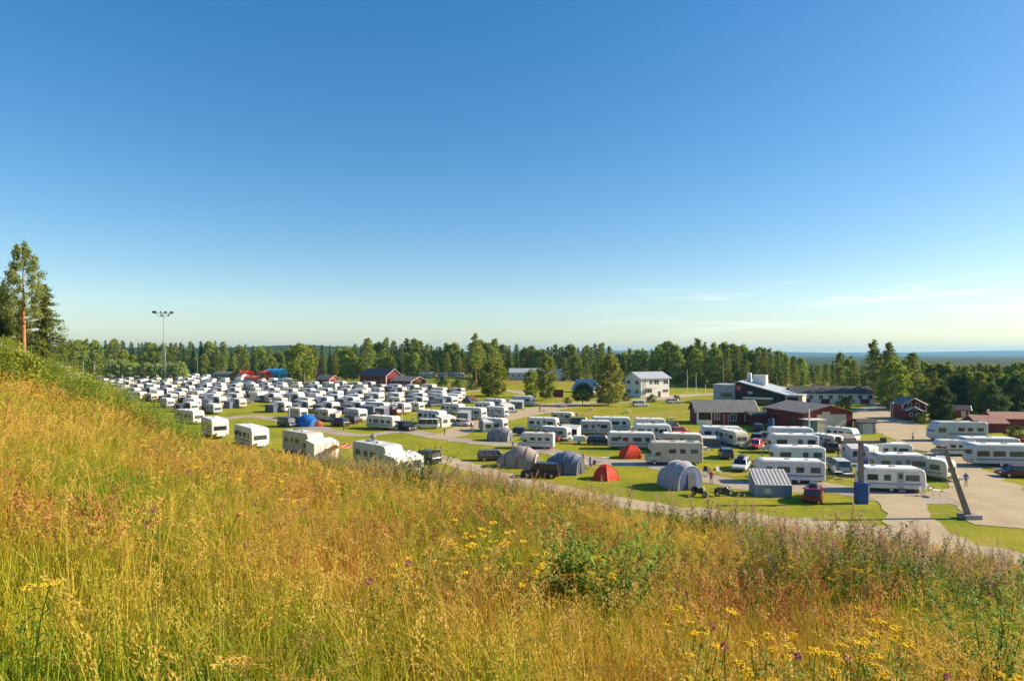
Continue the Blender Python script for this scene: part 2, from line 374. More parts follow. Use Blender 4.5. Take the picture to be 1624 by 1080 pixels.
def make_caravan(tag_, L=6.4, W=2.3, H=2.62, body=WHITE, stripe=None, wins=((-2.2, .95), (-.4, .6), (1.7, 1.1)), door=None, detail=2, flip=False, twin=False):
    t = proto('caravan_' + tag_); t.name = 'caravan'
    z0 = .42
    m = MB(); m.prism(caravan_profile(L, H, z0), -W / 2, W / 2, .09)
    part(m, 'body', body, t)
    m = MB(); m.prism([(-L / 2 + .28, H - .02), (L / 2 - .55, H - .03), (L / 2 - .62, H + .035), (-L / 2 + .36, H + .035)], -W / 2 + .12, W / 2 - .12, .02)
    rf = part(m, 'roof', ROOFW, t)
    if detail > 1:
        m = MB(); m.box((.2, 0, H + .09), (.5, .5, .14), taper=.8); part(m, 'roof_hatch', AWN_L, rf)
        m = MB(); m.box((-L * .25, .3, H + .08), (.4, .4, .12), taper=.8); part(m, 'roof_hatch', PALE, rf)
    ys = [-1] if detail < 2 else [-1, 1]
    for s in ys:
        for cx, w in wins:
            if detail > 1:
                m = MB(); m.box((cx, s * (W / 2 + .012), 1.62), (w + .1, .03, .66), 0)
                f = part(m, 'window', PLAST, t)
                m = MB(); m.box((cx, s * (W / 2 + .032), 1.62), (w, .02, .56)); part(m, 'pane', GLASS, f)
            else:
                m = MB(); m.box((cx, s * (W / 2 + .012), 1.62), (w, .03, .58)); part(m, 'window', GLASS, t)
    if door is not None and detail > 1:
        m = MB(); m.box((door, -W / 2 - .012, 1.38), (.66, .03, 1.75)); d = part(m, 'door', PALE, t)
        m = MB(); m.box((door, -W / 2 - .036, 1.8), (.4, .02, .5)); part(m, 'pane', GLASS, d)
        m = MB(); m.box((door, -W / 2 - .25, .25), (.6, .35, .25)); part(m, 'step', PLAST, t)
    m = MB(); m.box((L / 2 - .02, 0, 1.45), (.06, W * .72, .55), ry=-.10); part(m, 'front_window', GLASS, t)
    if detail > 1:
        m = MB(); m.box((-L / 2 - .012, 0, 1.65), (.03, W * .5, .5)); part(m, 'rear_window', GLASS, t)
        for s in (-1, 1):
            m = MB(); m.box((-L / 2 - .015, s * (W / 2 - .25), .85), (.04, .3, .14)); part(m, 'tail_light', mat('lamp_red', (.45, .02, .02), .3), t)
    if stripe is not None:
        m = MB()
        for s in (-1, 1): m.box((-.1, s * (W / 2 + .006), .98), (L - .8, .012, .12)); m.box((-.1, s * (W / 2 + .006), .82), (L - 1.2, .012, .05))
        part(m, 'stripe', STRIPES[stripe], t)
    m = MB(); m.box((0, 0, .36), (L - .6, W - .3, .14)); part(m, 'chassis', DARKM, t)
    xs = (-.75, .15) if twin else (-.3,)
    if detail > 1:
        for x in xs:
            for s in (-1, 1): wheel(t, x, s * (W / 2 - .12))
        m = MB(); m.cyl((L / 2 - .2, .7, .4), (L / 2 + 1.1, 0, .42), .05, n=6); m.cyl((L / 2 - .2, -.7, .4), (L / 2 + 1.1, 0, .42), .05, n=6); m.box((L / 2 + 1.15, 0, .45), (.3, .14, .16))
        m.cyl((L / 2 + .8, .12, .0), (L / 2 + .8, .12, .6), .04, n=6); part(m, 'drawbar', METAL, t)
        m = MB(); m.box((L / 2 + .32, 0, .62), (.5, 1.2, .42), taper=.85); part(m, 'gas_locker', body, t)
        for sx in (-1, 1):
            for sy in (-1, 1): m = MB(); m.cyl((sx * (L / 2 - .5), sy * (W / 2 - .2), 0), (sx * (L / 2 - .5), sy * (W / 2 - .2), .42), .035, n=5); part(m, 'corner_steady', METAL, t)
    else:
        for s in (-1, 1):
            m = MB(); m.cyl((-.3, s * (W / 2 - .12) - .1, .32), (-.3, s * (W / 2 - .12) + .1, .32), .32, n=8); part(m, 'wheel', TYRE, t)
    return t

def make_motorhome(L=6.8, W=2.3, H=2.95, body=WHITE, stripe=None, overcab=True, coach=False):
    t = proto('motorhome'); h = L / 2
    if coach: prof = [(-h, .4), (h - .1, .4), (h, .7), (h - .05, 1.35), (h - .55, H - .35), (h - .9, H - .05), (h - 1.3, H), (-h + .3, H), (-h + .05, H - .2)]
    elif overcab: prof = [(-h, .4), (h - 1.9, .4), (h - 1.9, 1.75), (h - .6, 1.8), (h - .42, 2.15), (h - .8, H - .1), (h - 1.3, H), (-h + .2, H), (-h, H - .15)]
    else: prof = [(-h, .4), (h - 1.9, .4), (h - 1.9, 2.0), (h - 1.5, H - .4), (h - 2.1, H), (-h + .2, H), (-h, H - .15)]
    m = MB(); m.prism(prof, -W / 2, W / 2, .07); part(m, 'body', body, t)
    if not coach:
        cabp = [(h - 1.95, .35), (h - .05, .35), (h, .8), (h - .12, 1.05), (h - .75, 1.15), (h - 1.3, 1.85), (h - 1.95, 1.9)]
        m = MB(); m.prism(cabp, -W / 2 + .14, W / 2 - .14, .06); part(m, 'cab', body, t)
        m = MB(); m.quad((h - .80, -W / 2 + .25, 1.2), (h - .80, W / 2 - .25, 1.2), (h - 1.22, W / 2 - .3, 1.78), (h - 1.22, -W / 2 + .3, 1.78)); 
        for s in (-1, 1): m.quad((h - .95, s * (W / 2 - .125), 1.2), (h - 1.75, s * (W / 2 - .125), 1.2), (h - 1.75, s * (W / 2 - .125), 1.72), (h - 1.3, s * (W / 2 - .125), 1.72))
        part(m, 'cab_windows', GLASS, t)
    else:
        m = MB(); m.box((h - .28, 0, 1.85), (.04, W * .86, .95), ry=-.46); part(m, 'windscreen', GLASS, t)
        m = MB()
        for s in (-1, 1): m.box((h - 1.2, s * (W / 2 + .01), 1.75), (1.1, .02, .7))
        part(m, 'cab_windows', GLASS, t)
    for s in (-1, 1):
        m = MB(); m.box((h - .02, s * (W / 2 - .42), .85), (.06, .3, .18)); part(m, 'headlight', mat('lamp_clear', (.7, .7, .68), .15), t)
        for cx, w in ((-h + 1.1, .9), (-h + 2.6, .7), (-h + 3.9, .9)):
            m = MB(); m.box((cx, s * (W / 2 + .012), 1.85), (w, .03, .55)); part(m, 'window', GLASS, t)
        m = MB(); m.box((-h - .01, s * (W / 2 - .2), .9), (.04, .16, .4)); part(m, 'tail_light', mat('lamp_red', (.45, .02, .02), .3), t)
        for x in (h - 1.0, -h + 1.7): wheel(t, x, s * (W / 2 - .2), .34, .22)
    m = MB(); m.box((-h + .4 + .35, -W / 2 - .012, 1.45), (.6, .02, 1.7)); part(m, 'door', PALE, t)
    m = MB(); m.box((0, 0, H + .07), (.6, .5, .14), taper=.8); part(m, 'roof_hatch', PALE, t); m = MB(); m.box((-h + 1.4, .2, H + .05), (.9, .6, .1)); part(m, 'solar_panel', GLASS, t)
    if stripe is not None:
        m = MB()
        for s in (-1, 1): m.box((-.8, s * (W / 2 + .006), 1.2), (L - 2.4, .012, .16))
        part(m, 'stripe', STRIPES[stripe], t)
    m = MB(); m.box((0, 0, .34), (L - .8, W - .5, .16)); part(m, 'chassis', DARKM, t)
    return t

def make_car(name, c, kind='wagon', box=False, hatch_open=False):
    L_, W_, H_ = dict(wagon=(4.6, 1.78, 1.46), hatch=(4.0, 1.72, 1.46), suv=(4.6, 1.86, 1.75), mpv=(4.5, 1.84, 1.72), van=(4.8, 1.88, 1.95))[kind]
    t = proto(name); h = L_ / 2; bz = .95 if kind in ('suv', 'mpv', 'van') else .86
    pm = paint('car_' + '_'.join('%02d' % int(x * 100) for x in c), c)
    hood = dict(wagon=1.15, hatch=1.0, suv=1.2, mpv=.85, van=.45)[kind]
    tail = .12 if kind != 'hatch' else .3
    low = [(-h, .34), (-h + .15, .24), (h - .15, .24), (h, .36), (h, .62), (h - .1, bz - .16), (h - hood, bz), (-h + .05, bz), (-h - .0, bz - .1)]
    m = MB(); m.prism(low, -W_ / 2, W_ / 2, .08)
    # roof slab and pillars belong to the body shell
    zr = H_; xf0 = h - hood + .05; xf1 = xf0 - (.55 if kind != 'van' else .4); xr1 = -h + tail + .18; xr0 = -h + tail * .6
    wi = W_ / 2 - .18
    m.prism([(xr1 - .05, zr - .05), (xf1 + .06, zr - .05), (xf1 - .1, zr), (xr1 + .1, zr)], -wi - .02, wi + .02, .03)
    for s in (-1, 1):
        for xa, xb in ((xf0, xf1), (xr0 + .02, xr1)):
            m.cyl((xa, s * (W_ / 2 - .09), bz - .02), (xb, s * wi, zr - .03), .045, n=4)
        m.cyl((.1, s * (W_ / 2 - .085), bz - .02), (.1, s * wi, zr - .03), .04, n=4)
        m.cyl((-h * .5, s * (W_ / 2 - .085), bz - .02), (-h * .5, s * wi, zr - .03), .04, n=4)
    bd = part(m, 'body', pm, t)
    m = MB(); a = W_ / 2 - .11; b = wi - .02
    v = [(xr0 + .05, -a, bz - .01), (xf0 - .05, -a, bz - .01), (xf0 - .05, a, bz - .01), (xr0 + .05, a, bz - .01), (xr1 + .03, -b, zr - .04), (xf1 - .03, -b, zr - .04), (xf1 - .03, b, zr - .04), (xr1 + .03, b, zr - .04)]
    m._add(v, [(0, 1, 5, 4), (1, 2, 6, 5), (2, 3, 7, 6), (3, 0, 4, 7)]); part(m, 'windows', GLASS, t)
    for s in (-1, 1):
        for x in (h - .85, -h + .85): wheel(t, x, s * (W_ / 2 - .1), .31, .2)
        m = MB(); m.box((h - .03, s * (W_ / 2 - .3), .62), (.08, .36, .15)); part(m, 'headlight', mat('lamp_clear', (.7, .7, .68), .15), t)
        m = MB(); m.box((-h - .0, s * (W_ / 2 - .18), .78), (.06, .2, .3)); part(m, 'tail_light', mat('lamp_red', (.45, .02, .02), .3), t)
        m = MB(); m.box((xf0 - .35, s * (W_ / 2 + .08), bz + .08), (.12, .18, .13)); part(m, 'mirror', pm, t)
    m = MB(); m.box((h - .02, 0, .38), (.1, W_ - .3, .16)); m.box((-h + .02, 0, .38), (.1, W_ - .3, .16)); part(m, 'bumper', DARKM, t)
    if box:
        m = MB(); m.box((-.2, 0, zr + .2), (1.9, .8, .34), taper=.85); part(m, 'roof_box', DARKM, t)
    if hatch_open:
        m = MB(); m.box((xr1 - .45, 0, zr + .22), (1.05, W_ - .35, .07), ry=.35); part(m, 'tailgate', DARKM, t)
    return t

# ---- tents
def arch_rows(secs, n=12, sq=.8):
    rows = []
    for x, w, h, lean in secs:
        r = []
        for i in range(n + 1):
            a = math.pi * i / n; cs = math.cos(a); sn = math.sin(a)
            r.append((x + lean * sn, w * math.copysign(abs(cs) ** sq, cs), max(0, h * sn ** sq)))
        rows.append(r)
    return rows
def make_tunnel(secs, fab, fab2, poles=DARKM, door=True, win=False):
    t = proto('tunnel_tent')
    R_ = arch_rows(secs); m = MB(); m.smooth = True; m.grid(R_)
    part(m, 'canopy', fab, t)
    for k, ends in ((0, -1), (-1, 1)):
        r = R_[k]; m = MB(); c = (r[6][0] + ends * .25, 0, 0)
        m._add(list(r) + [(sum(p[0] for p in r) / len(r) + ends * .3, 0, .0)], [(i, i + 1, len(r)) if ends > 0 else (i + 1, i, len(r)) for i in range(len(r) - 1)])
        e = part(m, 'end_panel', fab2, t)
        if door and ends > 0:
            m = MB(); x = secs[k][0]; w, h = secs[k][1], secs[k][2]
            m.box((x + .22 + secs[k][3] * .6, 0, h * .38), (.04, w * .7, h * .66), ry=-.12); part(m, 'door_panel', AWN_D, e)
    for r in R_:
        m = MB()
        for a, b in zip(r[:-1], r[1:]): m.cyl((a[0], a[1] * 1.01, a[2] * 1.01), (b[0], b[1] * 1.01, b[2] * 1.01), .055, n=4)
        part(m, 'pole_sleeve', poles, t)
    m = MB()
    for x, w, h, l in (secs[0], secs[-1]):
        for s in (-1, 1): m.cyl((x, s * w * .7, h * .75), (x * 1.25, s * (w + 1.2), 0), .012, n=3)
    part(m, 'guy_line', AWN_L, t)
    return t
def make_dome(w=1.5, h=1.75, fab=RED, fab2=None):
    t = proto('dome_tent'); n = 5
    rows = []
    for j in range(7):
        a = j / 6 * math.pi / 2; rr = w * max(.001, math.cos(a)) ** 1.1; z = h * math.sin(a) ** 1.0
        rows.append([(rr * math.cos(2 * math.pi * (i + .2) / n), rr * math.sin(2 * math.pi * (i + .2) / n), z) for i in range(n)])
    m = MB(); m.grid(rows, closed=True); part(m, 'flysheet', fab, t)
    for i in range(n):
        m = MB()
        for j in range(6): m.cyl(tuple(1.01 * c for c in rows[j][i]), tuple(1.01 * c for c in rows[j + 1][i]), .022, n=4, mi=0)
        part(m, 'pole_sleeve', fab2 or mat('dark_red_fabric', (.42, .02, .02), .8), t)
    m = MB(); m.quad((w * .55, -w * .5, .05), (w * .95, w * .1, .05), (w * .62, w * .1, h * .62), (w * .45, -w * .28, h * .62)); m.M = Matrix.Translation((.06, -.05, 0)); part(m, 'door_panel', fab2 or MATS['dark_red_fabric'], t)
    m = MB()
    for i in range(n):
        p = rows[3][i]; q = rows[0][i]; m.cyl(p, (q[0] * 1.6, q[1] * 1.6, 0), .01, n=3)
    part(m, 'guy_line', AWN_L, t)
    return t
def make_awning(L=3.6, D=2.4, Hb=2.35, Hf=1.85, fab=AWN_G, roof=AWN_L, win=True, open_front=False):
    """stands against the -Y side of a caravan: back edge on y=0"""
    t = proto('awning')
    m = MB(); m.box((0, -D / 2, (Hb + Hf) / 2 + .02), (L, math.hypot(D, Hb - Hf) + .1, .04), rx=math.atan2(Hb - Hf, D)); part(m, 'roof', roof, t)
    m = MB()
    for s in (-1, 1): m._add([(s * L / 2, -.02, 0), (s * L / 2, -D, 0), (s * L / 2, -D, Hf), (s * L / 2, -.02, Hb)], [(0, 1, 2, 3)])
    part(m, 'side_wall', fab, t)
    if not open_front:
        m = MB(); m.box((0, -D, Hf / 2), (L, .03, Hf)); f = part(m, 'front_wall', fab, t)
        if win:
            for cx in (-L * .25, L * .25):
                m = MB(); m.box((cx, -D - .025, Hf * .64), (L * .3, .02, Hf * .4)); part(m, 'window', GLASS, f)
    m = MB()
    for s in (-1, 1): m.cyl((s * L / 2, -D, 0), (s * L / 2, -D, Hf), .025, n=5)
    part(m, 'pole', METAL, t)
    return t

# prototypes
CV = dict(
 a=make_caravan('a', 6.4, body=WHITE, stripe=1, wins=((-2.2, 1.0), (-.7, .6), (1.8, 1.3)), door=.6),
 b=make_caravan('b', 7.4, body=WHITE, stripe=0, wins=((-2.6, 1.0), (-.9, .8), (.9, 1.3), (2.5, .6)), door=-1.8, H=2.65, twin=True),
 c=make_caravan('c', 5.4, body=CREAM, stripe=3, wins=((-1.6, 1.0), (1.3, 1.1)), door=0, H=2.55),
 d=make_caravan('d', 5.9, body=PALE, stripe=0, wins=((-1.9, .9), (-.5, .5), (1.5, 1.1)), door=.5),
 e=make_caravan('e', 5.7, body=WHITE, stripe=2, wins=((-1.8, 1.0), (-.6, .5), (1.5, 1.1)), door=.5),
 f=make_caravan('f', 7.9, body=PALE, stripe=0, wins=((-2.8, 1.3), (-1.0, 1.3), (.9, 1.5), (2.8, 1.2)), door=None, H=2.7, twin=True))
FAR = [make_caravan('fa', 6.2, body=WHITE, stripe=None, wins=((-1.7, 1.7), (1.5, 1.7)), detail=1), make_caravan('fb', 5.4, body=CREAM, wins=((-1.3, 1.5), (1.2, 1.5)), detail=1),  # dark windows widened to stand in for shade on the long sides
       make_caravan('fc', 6.9, body=WHITE, stripe=0, wins=((-2.2, 1.6), (0, 1.2), (2.0, 1.6)), detail=1, H=2.75), make_caravan('fd', 5.8, body=PALE, stripe=1, wins=((-1.4, 1.0), (1.2, 1.0)), detail=1)]
for f_ in FAR[:3]:        # some far caravans carry an awning on the shaded side
    pass
def far_awning(f, L_, D_, mt):
    m = MB(); W_ = 1.15; x0 = -.4
    m.prism([(-L_ / 2 + x0, 0), (L_ / 2 + x0, 0), (L_ / 2 + x0, 2.0), (-L_ / 2 + x0, 2.0)], -W_ - D_, -W_ - .04)
    m._add([(-L_ / 2 + x0, -W_ - D_, 2.003), (L_ / 2 + x0, -W_ - D_, 2.003), (L_ / 2 + x0, -W_ - .04, 2.45), (-L_ / 2 + x0, -W_ - .04, 2.45)], [(0, 1, 2, 3)], 1)
    part(m, 'awning', [mt, AWN_G], f)
FARW = [make_caravan('gd', 6.0, body=PALE, wins=((2.0, .8),), detail=1), make_caravan('ga', 6.2, body=WHITE, wins=((2.0, .8),), detail=1), make_caravan('gb', 5.8, body=WHITE, wins=((2.0, .8),), detail=1), make_caravan('gc', 6.6, body=CREAM, wins=((2.3, .8),), detail=1, H=2.75)]
for f_, mt, l_ in zip(FARW, (AWN_D, AWN_G, AWN_D, SLATE), (4.4, 4.2, 3.6, 4.6)): far_awning(f_, l_, 2.3, mt)
MH = dict(a=make_motorhome(stripe=1), b=make_motorhome(L=7.2, H=3.0, body=CREAM, stripe=None, coach=False), c=make_motorhome(L=7.9, H=3.0, body=PALE, stripe=0, coach=True, overcab=False), w=make_motorhome(L=6.9, H=2.9, body=WHITE, stripe=None, coach=True))
KIDSROOT = {}
# ------------------------------------------------------------------ vehicles and tents, one by one
GC = 'white caravans and motorhomes on the campsite'
def put(p, px, py, rz, label, cat='caravan', sc=1.0, group=GC, back=1.1):
    g = G(px, py); return dup(p, (g.x, g.y + back, 0), rz, label, cat, group, sc)
V = [
 # near-right block
 (CV['b'], 1258, 767, 172, 1.0, 'long white caravan behind the grey striped-roof awning, nearest of the right-hand stack'),
 (CV['a'], 1270, 741, 174, 1.03, 'white caravan second back from the one with the grey striped-roof awning'),
 (CV['a'], 1262, 719, 174, 1.08, 'white caravan third back, with pale roof seen over its neighbour'),
 (CV['a'], 1257, 705, 174, 1.06, 'rearmost white caravan in the stack before the red and cream building'),
 (CV['a'], 1421, 781, -9, 1.0, 'white rounded caravan on gravel right beside the blue-padded lift pylon'),
 (CV['d'], 1434, 757, -8, 1.05, 'white caravan directly behind the rounded one beside the lift pylon'),
 (CV['c'], 1483, 760, -62, .95, 'short caravan seen from its windowed end, left of the leaning pylon'),
 (CV['a'], 1415, 731, -8, .92, 'white caravan with violet car parked in front of it, behind the pylon'),
 (CV['e'], 1370, 731, -70, .85, 'small white caravan half hidden behind the blue-padded pylon crossarm'),
 (CV['c'], 1316, 713, -68, .9, 'white caravan end-on before the cream gable wall of the red building'),
 (MH['w'], 1341, 700, -60, .8, 'white camper van by the cream wall of the red building'),
 (CV['f'], 1600, 741, -7, 1.1, 'long white caravan with dark window band cut by the right edge'),
 (CV['f'], 1575, 724, -6, 1.0, 'long pale caravan behind the dark-banded one at the right edge'),
 (MH['c'], 1524, 700, 176, 1.12, 'long pale-blue coach motorhome on the gravel before the red-roofed shed'),
 (MH['a'], 1519, 724, 174, .8, 'white van-fronted camper nose to the left behind the leaning pylon top'),
 # middle block
 (MH['b'], 1071, 738, 176, 1.04, 'large beige coach motorhome facing left behind the blue-grey arched tent'),
 (CV['c'], 1084, 719, -14, 1.15, 'cream caravan with yellowish roof right behind the large beige motorhome'),
 (CV['b'], 1003, 713, -8, 1.0, 'long white caravan behind the red dome tent, towed by dark car'),
 (CV['e'], 1037, 700, -8, 1.1, 'white caravan with teal end, behind the long one by the red tent'),
 (CV['e'], 1032, 687, -8, 1.05, 'teal-tinted caravan peeking over the roof of the teal-ended one'),
 (CV['d'], 946, 690, -6, 1.0, 'boxy white caravan with small blue sign on its left end'),
 (CV['b'], 970, 684, -8, 1.02, 'long cream caravan directly behind the boxy one with blue sign'),
 (CV['a'], 1147, 703, -10, 1.05, 'long white caravan parked in front of the brown-red porch house'),
 (CV['c'], 1166, 708, -78, 1.0, 'white caravan seen end-on with big window, touching the long one'),
 (MH['a'], 851, 712, 168, .85, 'grey-white motorhome facing left behind the beige and slate tunnel tents'),
 (CV['d'], 882, 699, -30, .9, 'white caravan with pale flapping awning behind the grey-white motorhome'),
 (CV['a'], 862, 683, -20, .95, 'white three-windowed caravan by the dark trailer near the road fork'),
 (CV['c'], 893, 671, -18, .9, 'small cream caravan behind the three-windowed one near the road fork'),
 (CV['d'], 782, 684, -28, .95, 'white caravan behind the small grey tent on the road island'),
 (CV['e'], 830, 644, -20, 1.1, 'lone white caravan with grey awning left of the maroon board'),
 # front row under the hill
 (MH['a'], 598, 748, -44, 1.2, 'large white motorhome with dish on its roof, nearest above the meadow'),
 (MH['b'], 478, 722, -43, 1.15, 'long white motorhome left of the orange striped canopy'),
 (CV['b'], 394, 708, -50, 1.22, 'cream caravan with shaded side, third in the row under the hill'),
 (CV['a'], 336, 693, -52, 1.28, 'cream caravan showing its bright square end, leftmost clear one under the hill'),
 (CV['b'], 296, 672, -36, 1.1, 'long caravan mostly hidden by the meadow left of the bright square end'),
 (CV['b'], 606, 681, 146, 1.0, 'long blue-grey caravan at the lawn edge left of the white minibus'),
 (CV['d'], 562, 668, -44, 1.05, 'white camper box with dark pickup at the lawn edge'),
 (CV['c'], 514, 668, -40, 1.05, 'white caravan with red mark on its end beside the blue tent'),
 (CV['a'], 684, 672, -38, 1.08, 'white caravan with light awning directly behind the white minibus'),
 (CV['a'], 717, 657, -36, 1.0, 'grey-sided caravan between the white minibus and the road'),
 (CV['a'], 749, 665, -30, 1.02, 'blue-grey caravan with rounded white end right of the minibus'),
 (CV['d'], 787, 662, -28, .95, 'cream square-ended caravan last in its row beside the gravel road'),
 (CV['c'], 658, 652, -38, .9, 'teal-shaded caravan with white end, behind the one with light awning'),
 (CV['a'], 620, 656, -38, .95, 'caravan with violet-grey awning behind the long blue-grey caravan'),
 (CV['c'], 470, 664, -40, .95, 'small white caravan just left of and behind the bright blue tent'),
 (CV['e'], 768, 652, -30, .9, 'white caravan behind the rounded white-ended one by the gravel road'),
 (CV['d'], 785, 648, -30, 1.0, 'pale caravan with white tent flap, back row beside gravel road'),
]
for p, px, py, rz, sc, lab in V:
    put(p, px, py, rz, lab, 'motorhome' if p in MH.values() else 'caravan', sc)
def end_awning(px, py, rz, L_, lab, **kw):
    g = G(px, py); return dup(make_awning(**kw), (g.x + math.cos(R(rz)) * L_ / 2, g.y + 1.1 + math.sin(R(rz)) * L_ / 2, 0), rz + 90, lab, 'awning', 'awnings standing against caravans')
end_awning(598, 748, -44, 8.3, 'broad white awning on the bright end of the motorhome with roof dish', L=4.2, D=2.5, Hb=2.75, Hf=2.35, fab=WHITE, roof=ROOFW, win=True)
end_awning(478, 722, -43, 8.4, 'broad white awning between the second motorhome and the orange canopy', L=4.0, D=2.3, Hb=2.7, Hf=2.3, fab=WHITE, roof=ROOFW, win=False)
# satellite dish on the nearest motorhome
g = G(594, 748); t = thing('satellite_dish', 'small dark satellite dish on the roof of the nearest white motorhome', 'satellite dish', (g.x - .5, g.y + 1.6, 3.52), 20)
m = MB(); m.cyl((0, 0, 0), (0, 0, .5), .04, n=6); m.build('stand', METAL, t)
m = MB(); m.grid([[(.42 * r_ * math.cos(a), -.16 * (1 - r_ * r_) , .75 + .42 * r_ * math.sin(a)) for a in [2 * math.pi * k / 14 for k in range(14)]] for r_ in (.02, .4, .75, 1)], closed=True); m.build('dish', PLAST, t)
# cars
cars = [
 ('wagon', (.22, .012, .012), 1296, 795, 62, 'dark red station wagon seen from behind beside the grey awning', dict(box=True)),
 ('mpv', (.55, .56, .56), 1336, 750, 78, 'silver people carrier seen from behind, left of the blue-padded pylon', {}),
 ('wagon', (.62, .63, .64), 1179, 746, -118, 'silver-white car with black roof box facing the camera', dict(box=True)),
 ('hatch', (.50, .03, .04), 1202, 712, -125, 'small bright red hatchback right of the end-on caravan', {}),
 ('wagon', (.05, .05, .07), 1203, 702, -120, 'grey-black car directly behind the small bright red hatchback', {}),
 ('wagon', (.03, .03, .07), 1205, 684, 70, 'dark blue car on grass by the corner of the porch house', {}),
 ('hatch', (.09, .09, .10), 1154, 727, 80, 'dark grey hatchback seen from behind, right of the beige motorhome', {}),
 ('suv', (.008, .010, .02), 858, 758, 168, 'black estate car beside the slate tunnel tent near the gravel road', {}),
 ('wagon', (.10, .07, .07), 783, 731, 8, 'grey-maroon car half behind the beige tunnel tent', {}),
 ('wagon', (.015, .02, .05), 954, 706, -10, 'dark blue car hitched in front of the long white caravan', {}),
 ('suv', (.02, .02, .04), 674, 735, 140, 'dark car with open black tailgate beside the nearest motorhome', dict(hatch_open=True)),
 ('van', (.72, .72, .62), 677, 680, 176, 'white minibus with dark windows parked on the lawn edge', {}),
 ('suv', (.02, .022, .03), 553, 672, 150, 'dark pickup-like car under the white camper box', {}),
 ('van', (.02, .03, .10), 453, 677, -40, 'dark blue van left of the bright blue tent', {}),
 ('suv', (.02, .02, .022), 644, 683, -50, 'black car behind the end of the long blue-grey caravan', {}),
 ('hatch', (.10, .07, .28), 1396, 741, 160, 'violet-blue car in front of the white caravan behind the pylon', {}),
 ('wagon', (.60, .61, .62), 1106, 703, 20, 'pale silver car left of the long caravan before the porch house', {}),
 ('suv', (.62, .62, .60), 1017, 645, 12, 'white car on the road in front of the white two-storey building', {}),
 ('wagon', (.02, .02, .03), 959, 640, 5, 'dark car in the shade under the broad round birch', {}),
 ('hatch', (.45, .04, .03), 1080, 690, 15, 'red car beside dark one behind the teal-ended caravan', {}),
 ('suv', (.03, .03, .035), 1068, 684, 10, 'dark car next to red one behind the teal-ended caravan', {}),
 ('hatch', (.12, .02, .03), 1619, 758, 170, 'dark maroon car cut off by the right edge of the lawn', {}),
 ('wagon', (.04, .04, .05), 1216, 698, 60, 'dark grey car half hidden left of the rearmost stacked caravan', {}),
 ('wagon', (.5, .5, .52), 1290, 716, -100, 'silver car between the third stacked caravan and the end-on one', {}),
 ('suv', (.06, .07, .08), 905, 688, 20, 'dark car behind the small white box trailer', {}),
 ('hatch', (.05, .08, .16), 990, 699, -15, 'blue hatchback between the boxy caravan and the teal-ended one', {}),
 ('wagon', (.05, .05, .05), 1322, 716, 70, 'black car in the gap beside the brown-grey awning', {}),
 ('wagon', (.55, .55, .55), 733, 676, -35, 'silver car parked in front of the grey-sided caravan at the road bend', {}),
 ('hatch', (.28, .03, .03), 596, 664, -40, 'dark red hatchback behind the long blue-grey caravan', {}),
 ('suv', (.03, .03, .03), 538, 676, 140, 'black off-roader at the lawn edge left of the camper box', {}),
 ('wagon', (.35, .36, .38), 808, 655, 20, 'grey car at the gravel road beside the white flared awning', {}),
 ('mpv', (.04, .05, .07), 922, 676, -10, 'dark people carrier nosing out behind the boxy caravan', {}),
 ('hatch', (.5, .5, .5), 1500, 742, 60, 'pale hatchback between the leaning pylon and the short end-on caravan', {}),
 ('wagon', (.5, .5, .5), 1070, 640, 8, 'small silver car near the flower bed by the white building', {}),
]
for k, (kd, c, px, py, rz, lab, kw) in enumerate(cars):
    p = make_car('parked_car', c, kd, **kw); g = G(px, py); dup(p, (g.x, g.y + .8, 0), rz, lab, 'car', 'cars parked on the campsite')
# tents
def tent(p, px, py, rz, lab, cat='tent', sc=1.0, back=1.5, group=None): g = G(px, py); return dup(p, (g.x, g.y + back, 0), rz, lab, cat, group, sc)
RD = make_dome(1.75, 1.85)
tent(RD, 1004, 728, 10, 'red dome tent in front of the long white caravan, further of two', group='red dome tents on the lawn')
tent(RD, 963, 763, 40, 'red dome tent nearest the gravel road, right of the slate tent', group='red dome tents on the lawn', sc=.93)
B1 = make_tunnel([(-2.7, 1.0, 1.0, .0), (-1.5, 1.55, 1.85, 0), (0.2, 1.9, 2.75, 0), (1.4, 1.85, 2.6, 0), (2.5, 1.5, 1.9, .1)], BEIGE, BEIGE, poles=mat('brown_tape', (.16, .09, .08), .8))
tent(B1, 822, 742, -14, 'large beige tunnel tent with dark brown pole bands by gravel road')
B2 = make_tunnel([(-2.0, 1.5, 1.7, 0), (-.9, 1.8, 2.45, 0), (.4, 1.9, 2.7, 0), (1.5, 1.8, 2.5, .1), (2.1, 1.7, 2.1, .1)], SLATE, AWN_D, poles=AWN_D)
tent(B2, 897, 752, -24, 'slate-grey tunnel tent with dark pole bands behind the black car')
B3 = make_tunnel([(-1.9, 1.2, 1.4, 0), (-.6, 1.6, 2.2, 0), (.9, 1.7, 2.3, 0), (1.9, 1.5, 1.9, .1)], mat('grey_fabric', (.27, .26, .27), .8, trans=.05), mat('grey_fabric', (.27, .26, .27), .8))
tent(B3, 792, 700, -18, 'small dark grey tunnel tent on the grass island between the roads')
B4 = make_tunnel([(-1.9, 1.6, 2.0, 0), (-.6, 1.85, 2.85, 0), (.7, 1.85, 2.95, 0), (1.7, 1.7, 2.6, .1)], mat('light_grey_fabric', (.42, .41, .46), .8, trans=.08), mat('blue_grey_fabric', (.09, .12, .24), .8), poles=AWN_L)
tent(B4, 1083, 776, -62, 'tall arched tent with light roof and blue-grey front by the motorcycle')
